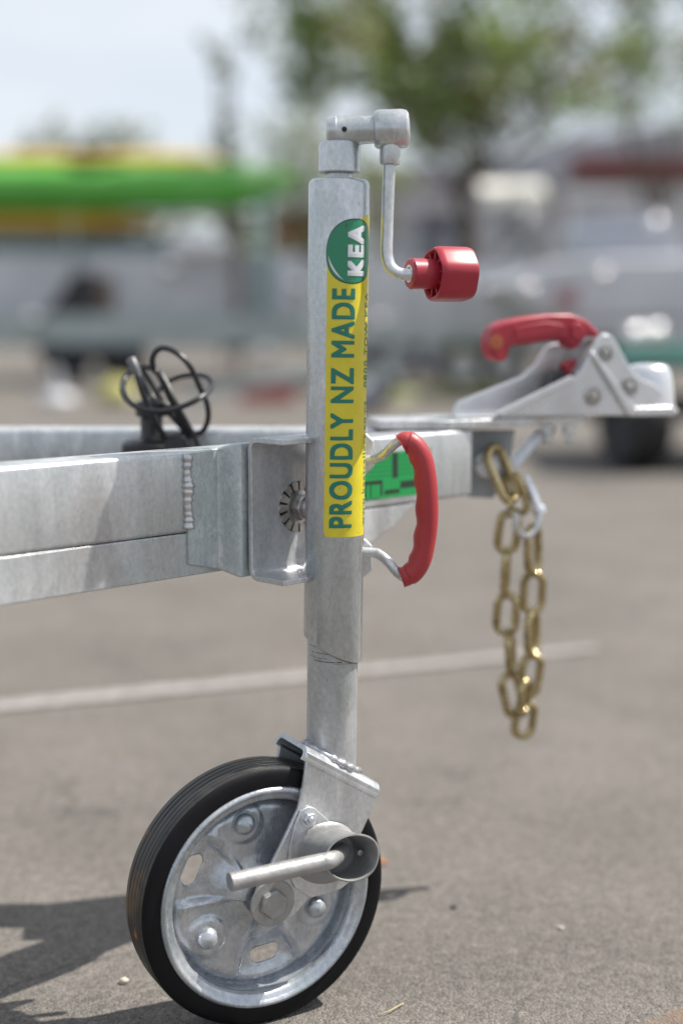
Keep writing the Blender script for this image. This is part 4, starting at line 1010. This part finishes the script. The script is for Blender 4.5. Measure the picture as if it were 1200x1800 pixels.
# ---- buildings
def building(name, Y, depth, parts, label):
    b_ = thing(name, (at(parts[0][1], 560, Y).x, Y, 0), label, 'building')
    for pn, x0, x1, y0, y1, m, dy, dp in parts:
        bm = NB(); quadbox(bm, x0, x1, y0, y1, Y + dy, dp); build(pn, bm, m, b_, 0, bevel=.01)
    return b_
wallw = mat('pale_render_wall', (.46, .44, .46), .8, var=(.5, .48, .5), scale=.6); glass = mat('window_glass', (.05, .06, .08), .08, spec=.8); redf = mat('dark_red_fascia', (.16, .035, .03), .5); roofm = mat('grey_iron_roof', (.40, .40, .44), .5, .2)
whitef = mat('white_frame_paint', (.72, .72, .74), .5)
gy_ = at(900, 570, 36)
b1 = building('showroom', 36, 12, [('wall', 800, 1500, 318, 612, wallw, 0, 9), ('fascia', 1005, 1500, 276, 312, redf, -.7, .3), ('verandah_beam', 990, 1500, 332, 350, whitef, -1.6, .3)], 'long pale showroom building with grey roof and dark red fascia')
for x0, x1, y0, y1 in ((872, 908, 384, 452), (912, 942, 384, 452), (1010, 1080, 390, 470), (1100, 1180, 390, 470), (690, 0, 0, 0)):
    if x1 == 0: continue
    bm = NB(); quadbox(bm, x0 - 4, x1 + 4, y0 - 4, y1 + 4, 35.95, .12); f_ = build('window', bm, whitef, b1, 0)
    bm = NB(); quadbox(bm, x0, x1, y0, y1, 35.9, .04); build('pane', bm, glass, f_, 0)
for px in (998, 1092, 1190):
    bm = NB(); quadbox(bm, px, px + 10, 350, 600, 34.5, .25); build('column', bm, whitef, b1, 0)
bm = NB(); prism(bm, [at(790, 322, 35.5), at(850, 288, 35.5), at(1010, 243, 35.5), at(1200, 214, 35.5), at(1500, 190, 35.5), at(1500, 284, 35.5), at(1005, 284, 35.5), at(1000, 322, 35.5)], (0, 10, 0)); build('roof', bm, roofm, b1, 0, bevel=.02)
aw = thing('awning', at(905, 346, 33), 'cream sun awning catching the light on the showroom corner', 'awning')
bm = NB(); a, b = at(848, 336, 33), at(962, 336, 33); prism(bm, [(a.x, 33, a.z), (a.x, 33, a.z - .4), (a.x, 34.2, a.z + .22), (a.x, 34.2, a.z + .32)], (b.x - a.x, 0, 0)); build('canopy', bm, mat('cream_canvas', (.72, .70, .62), .7), aw, 0)
for px in (854, 956): 
    q = at(px, 350, 33.05); bm = NB(); prism(bm, [(q.x, 33.05, 0), (q.x + .06, 33.05, 0), (q.x + .06, 33.1, 0), (q.x, 33.1, 0)], (0, 0, q.z + .1)); build('pole', bm, whitef, aw, 0)
building('far_shed', 60, 6, [('wall', 640, 800, 300, 600, mat('far_pale_wall', (.38, .36, .38), .8), 0, 6), ('roof', 634, 806, 288, 304, roofm, -.3, 6.6), ('door', 690, 740, 400, 596, mat('grey_roller_door', (.25, .25, .28), .6), -.05, .1)], 'low pale shed far off behind the crank handle')
building('red_front_kiosk', 45, 5, [('wall', 476, 566, 378, 600, mat('pale_pink_wall', (.45, .36, .37), .8), 0, 4), ('red_panel', 486, 548, 374, 428, mat('faded_red_panel', (.30, .07, .07), .6), -.1, .1), ('roof', 470, 572, 362, 372, roofm, -.3, 4.6), ('window', 496, 540, 450, 500, glass, -.05, .1)], 'small pale kiosk with a red front panel left of the tube')
# ---- dark blue car and a pale car
def car(px0, px1, Y, m, label):
    s_ = (1.444 + Y) / F; x0, x1 = at(px0, 570, Y).x, at(px1, 570, Y).x; Lc = x1 - x0; c = thing('parked_car', (x0, Y, 0), label, 'car', 'parked cars')
    pr = [(0, .35), (.02, .7), (.1, .85), (.27, .92), (.38, 1.38), (.45, 1.46), (.72, 1.46), (.82, 1.38), (.93, .95), (.99, .85), (1, .4), (.95, .28), (.05, .28)]
    bm = NB(); prism(bm, [(x0 + Lc * u, Y, z_) for u, z_ in pr], (0, 1.75, 0)); build('body', bm, m, c, 0, bevel=.08, seg=3)
    for u0, u1, v0, v1 in ((.31, .53, .40, .53), (.55, .86, .55, .79)):
        bm = NB(); prism(bm, [(x0 + Lc * u0, Y - .01, .95), (x0 + Lc * u1, Y - .01, .95), (x0 + Lc * v1, Y - .01, 1.36), (x0 + Lc * v0, Y - .01, 1.36)], (0, .03, 0)); build('window', bm, glass, c, 0)
    for u in (.19, .81): far_wheel(c, (x0 + Lc * u, Y + .1, .32), .32, .22)
tk = thing('box_truck', (at(790, 570, 32).x, 32, 0), 'dark navy box truck parked behind the trailers, beside the tree trunk', 'truck')
navy = mat('navy_truck_paint', (.015, .02, .045), .35)
bm = NB(); a, b = at(738, 384, 32), at(838, 384, 32); prism(bm, [(a.x, 32, .6), (b.x, 32, .6), (b.x, 32, a.z), (a.x, 32, a.z)], (0, 2.2, 0)); build('box_body', bm, navy, tk, 0, bevel=.03)
bm = NB(); prism(bm, [(a.x - 1.5, 32.1, .5), (a.x - .05, 32.1, .5), (a.x - .05, 32.1, 2.3), (a.x - .9, 32.1, 2.25), (a.x - 1.3, 32.1, 1.5), (a.x - 1.5, 32.1, 1.4)], (0, 1.9, 0)); build('cab', bm, mat('grey_cab', (.25, .26, .3), .4), tk, 0, bevel=.06)
bm = NB(); prism(bm, [(a.x - 1.2, 32.08, 1.5), (a.x - .3, 32.08, 1.5), (a.x - .3, 32.08, 2.1), (a.x - .9, 32.08, 2.1)], (0, .04, 0)); build('window', bm, glass, tk, 0)
for x_ in (a.x - .9, b.x - .4): far_wheel(tk, (x_, 32.1, .42), .42, .25)
car(1020, 1240, 24, mat('silver_car_paint', (.42, .44, .48), .25, .5, coat=.5), 'silver car parked in front of the showroom windows')

# ================================================================== trees
leafm = []
for nm, a_, b_ in (('dark_leaf', (.030, .050, .014), (.055, .085, .022)), ('mid_leaf', (.06, .10, .022), (.11, .15, .045)), ('olive_leaf', (.11, .10, .04), (.16, .15, .065)), ('bright_leaf', (.12, .20, .04), (.20, .28, .08)), ('conifer_leaf', (.035, .05, .03), (.07, .09, .05))):
    m = mat(nm, a_, .5, var=b_, scale=1.5, spec=.5); leafm.append(m)
    n2 = m.node_tree; pb = n2.nodes['Principled BSDF']; ts = n2.nodes.new('ShaderNodeBsdfTranslucent'); mxs = n2.nodes.new('ShaderNodeMixShader'); mxs.inputs[0].default_value = .35
    ts.inputs['Color'].default_value = (b_[0] * 1.6, b_[1] * 1.6, b_[2], 1)
    n2.links.new(pb.outputs[0], mxs.inputs[1]); n2.links.new(ts.outputs[0], mxs.inputs[2]); n2.links.new(mxs.outputs[0], n2.nodes['Material Output'].inputs[0])
bark = mat('bark', (.09, .07, .055), .9, var=(.14, .11, .09), scale=8, bump=.02, bscale=20)
def leaves(name, clumps, parent, mats, size, per, weights=None):
    """clumps: (centre, radius) -> many small leaf faces"""
    vs, fs, mi = [], [], []
    for c, r in clumps:
        mm = random.choices(range(len(mats)), weights)[0]
        for _ in range(int(per * r * r)):
            d = Vector((random.gauss(0, 1), random.gauss(0, 1), random.gauss(0, 1))); d.normalize(); q = Vector(c) + d * r * random.random() ** .45
            n_ = Vector((random.gauss(0, 1), random.gauss(0, 1), random.gauss(.5, 1))).normalized(); x, y, z = frame_to(n_, (random.gauss(0, 1), random.gauss(0, 1), .3)); s = size * random.uniform(.6, 1.3)
            k = len(vs); vs += [q - x * s, q - y * s * .45, q + x * s, q + y * s * .45]; fs.append((k, k + 1, k + 2, k + 3)); mi.append(mm if random.random() < .8 else random.randrange(len(mats)))
    me = bpy.data.meshes.new(name); me.from_pydata([tuple(v) for v in vs], [], fs); 
    for m in mats: me.materials.append(m)
    me.polygons.foreach_set('material_index', mi)
    o = bpy.data.objects.new(name, me); col.objects.link(o); o.parent = parent
    me.transform(Matrix.Translation(-parent.location)); return o
def limb(bm, a, b, r0, r1, n=6, wob=.15):
    a, b = Vector(a), Vector(b); pts = [a.lerp(b, i / 5) + Vector((random.uniform(-1, 1), random.uniform(-1, 1), random.uniform(-.3, .3))) * wob * (0 if i in (0, 5) else 1) for i in range(6)]
    sweep(bm, spline(pts, 3), [lerp(r0, r1, i / 15) for i in range(16)], 8)
# the big broadleaf tree, its crown reaching across the top right
TY = 19.0
tb = at(808, 560, TY); bt_ = thing('broadleaf_tree', (tb.x, TY, 0), 'large broadleaf tree whose spreading crown fills the top right', 'tree')
bm = NB(); fork_ = at(806, 330, TY); limb(bm, (tb.x, TY, -.05), fork_, .17, .11)
cl = []
tips = [(470, 25), (520, 60), (560, 100), (610, 40), (640, 130), (690, 60), (700, 170), (730, 110), (755, 190), (775, 40), (790, 225), (820, 120), (840, 165), (880, 60), (900, 130), (940, 95), (950, 150), (1000, 40), (1010, 120), (1060, 70), (1090, 110), (1120, 30), (1150, 90), (1180, 130), (1220, 60), (1270, 140), (1330, 60), (700, -60), (820, -90), (950, -60), (1080, -80), (1200, -60), (560, -60), (1300, -30), (640, -130), (760, -170), (900, -190), (1040, -170), (1180, -150)]
for px, py in tips:
    dy = random.uniform(-2.5, 2.5); c = at(px, py, TY + dy)
    limb(bm, fork_ if random.random() < .6 else lerp(fork_, c, .2), c, .022, .007, wob=.25)
    for k in range(9 if px < 960 else 4):
        cl.append((c + Vector((random.gauss(0, .45), random.gauss(0, .7), random.gauss(0, .33))), random.uniform(.18, .44)))
build('trunk', bm, bark, bt_, 50)
leaves('crown', cl, bt_, leafm[:4], .085, 400, (5, 5, 3, 2))
def bush(name, clump_px, Y, mats, size, per, label, trunk_px=None, cat='tree', wts=None):
    x_ = sum(c[0] for c in clump_px) / len(clump_px); b_ = thing(name, (at(x_, 570, Y).x, Y, 0), label, cat); s_ = (1.444 + Y) / F
    bm = NB(); top = min(clump_px, key=lambda c: c[1]); tp = at(top[0], top[1], Y); limb(bm, (b_.location.x, Y, -.05), tp, .12, .03)
    for c in clump_px: limb(bm, (b_.location.x, Y, tp.z * .4), at(c[0], c[1], Y), .04, .015)
    build('trunk', bm, bark, b_, 50); cl = []
    for px, py, r in clump_px:
        for k in range(7): cl.append((at(px + random.uniform(-r, r) * .5, py + random.uniform(-r, r) * .5, Y + random.uniform(-.6, .6) * r * s_), r * s_ * random.uniform(.45, .8)))
    leaves('crown', cl, b_, mats, size, per, wts)
# slim conifer left of the tube
cy = 30.0
bush('slim_conifer', [(394, 75, 9), (392, 105, 17), (402, 130, 20), (396, 175, 14), (404, 215, 26), (398, 255, 32), (402, 300, 36), (404, 390, 42), (402, 460, 44), (400, 530, 44)], cy, [leafm[4], leafm[0], leafm[2]], .12, 110, 'tall slim dark conifer rising left of the jockey wheel tube')
bush('olive_bush', [(470, 235, 50), (520, 225, 52), (560, 250, 56), (490, 290, 60), (545, 310, 64), (450, 320, 60), (600, 300, 60), (640, 290, 50), (690, 330, 50), (500, 380, 60), (560, 400, 60), (640, 390, 60), (450, 420, 60), (500, 480, 60), (620, 480, 60)], 38, [leafm[2], leafm[1], leafm[3]], .13, 60, 'rounded olive green tree behind the top of the crank', wts=(5, 2, 1))
bush('hedge_tree', [(60, 262, 40), (110, 235, 42), (150, 250, 44), (205, 240, 42), (240, 255, 40), (275, 270, 32), (40, 320, 50), (120, 320, 56), (200, 320, 56), (280, 330, 50), (100, 400, 60), (200, 420, 60), (300, 430, 60), (120, 500, 60), (260, 510, 60)], 44, [leafm[1], leafm[2], leafm[0]], .15, 50, 'low green trees behind the yellow kayak at left')
bush('far_tree', [(330, 320, 40), (360, 350, 50), (0, 330, 50), (-60, 350, 60), (340, 430, 60), (350, 510, 60)], 55, [leafm[2], leafm[1]], .18, 40, 'hazy low tree between the hedge and the conifer')
bush('right_tree', [(1050, 110, 34), (1100, 60, 36), (1160, 130, 40), (1120, 170, 34), (1190, 60, 40), (1230, 180, 44), (1180, 215, 30), (1250, 90, 44), (1280, 250, 50), (1010, 60, 26)], 34, [leafm[1], leafm[3], leafm[2]], .12, 50, 'far green tree standing over the showroom roof')
# distant tree belt closing the horizon
belt = []
for i in range(150):
    x_ = -160 + i * 2.2 + random.uniform(-1, 1); 
    for k in range(2): belt.append((Vector((x_, 118 + random.uniform(-4, 4), random.uniform(.5, 5.5))), random.uniform(1.8, 3.2)))
dummy = bpy.data.objects.new('tmp', None)
bo = thing('tree_belt', (0, 118, 0), None, None)
tag(leaves('far_foliage', belt, bo, [leafm[0], leafm[1], leafm[2]], .45, 14), kind='stuff'); tag(bo, kind='stuff')
fo = [o for o in bo.children][0]; mw = Matrix.Translation(bo.location); fo.parent = None; fo.location = bo.location; bpy.data.objects.remove(bo); fo.name = 'tree_belt'; bpy.data.objects.remove(dummy)
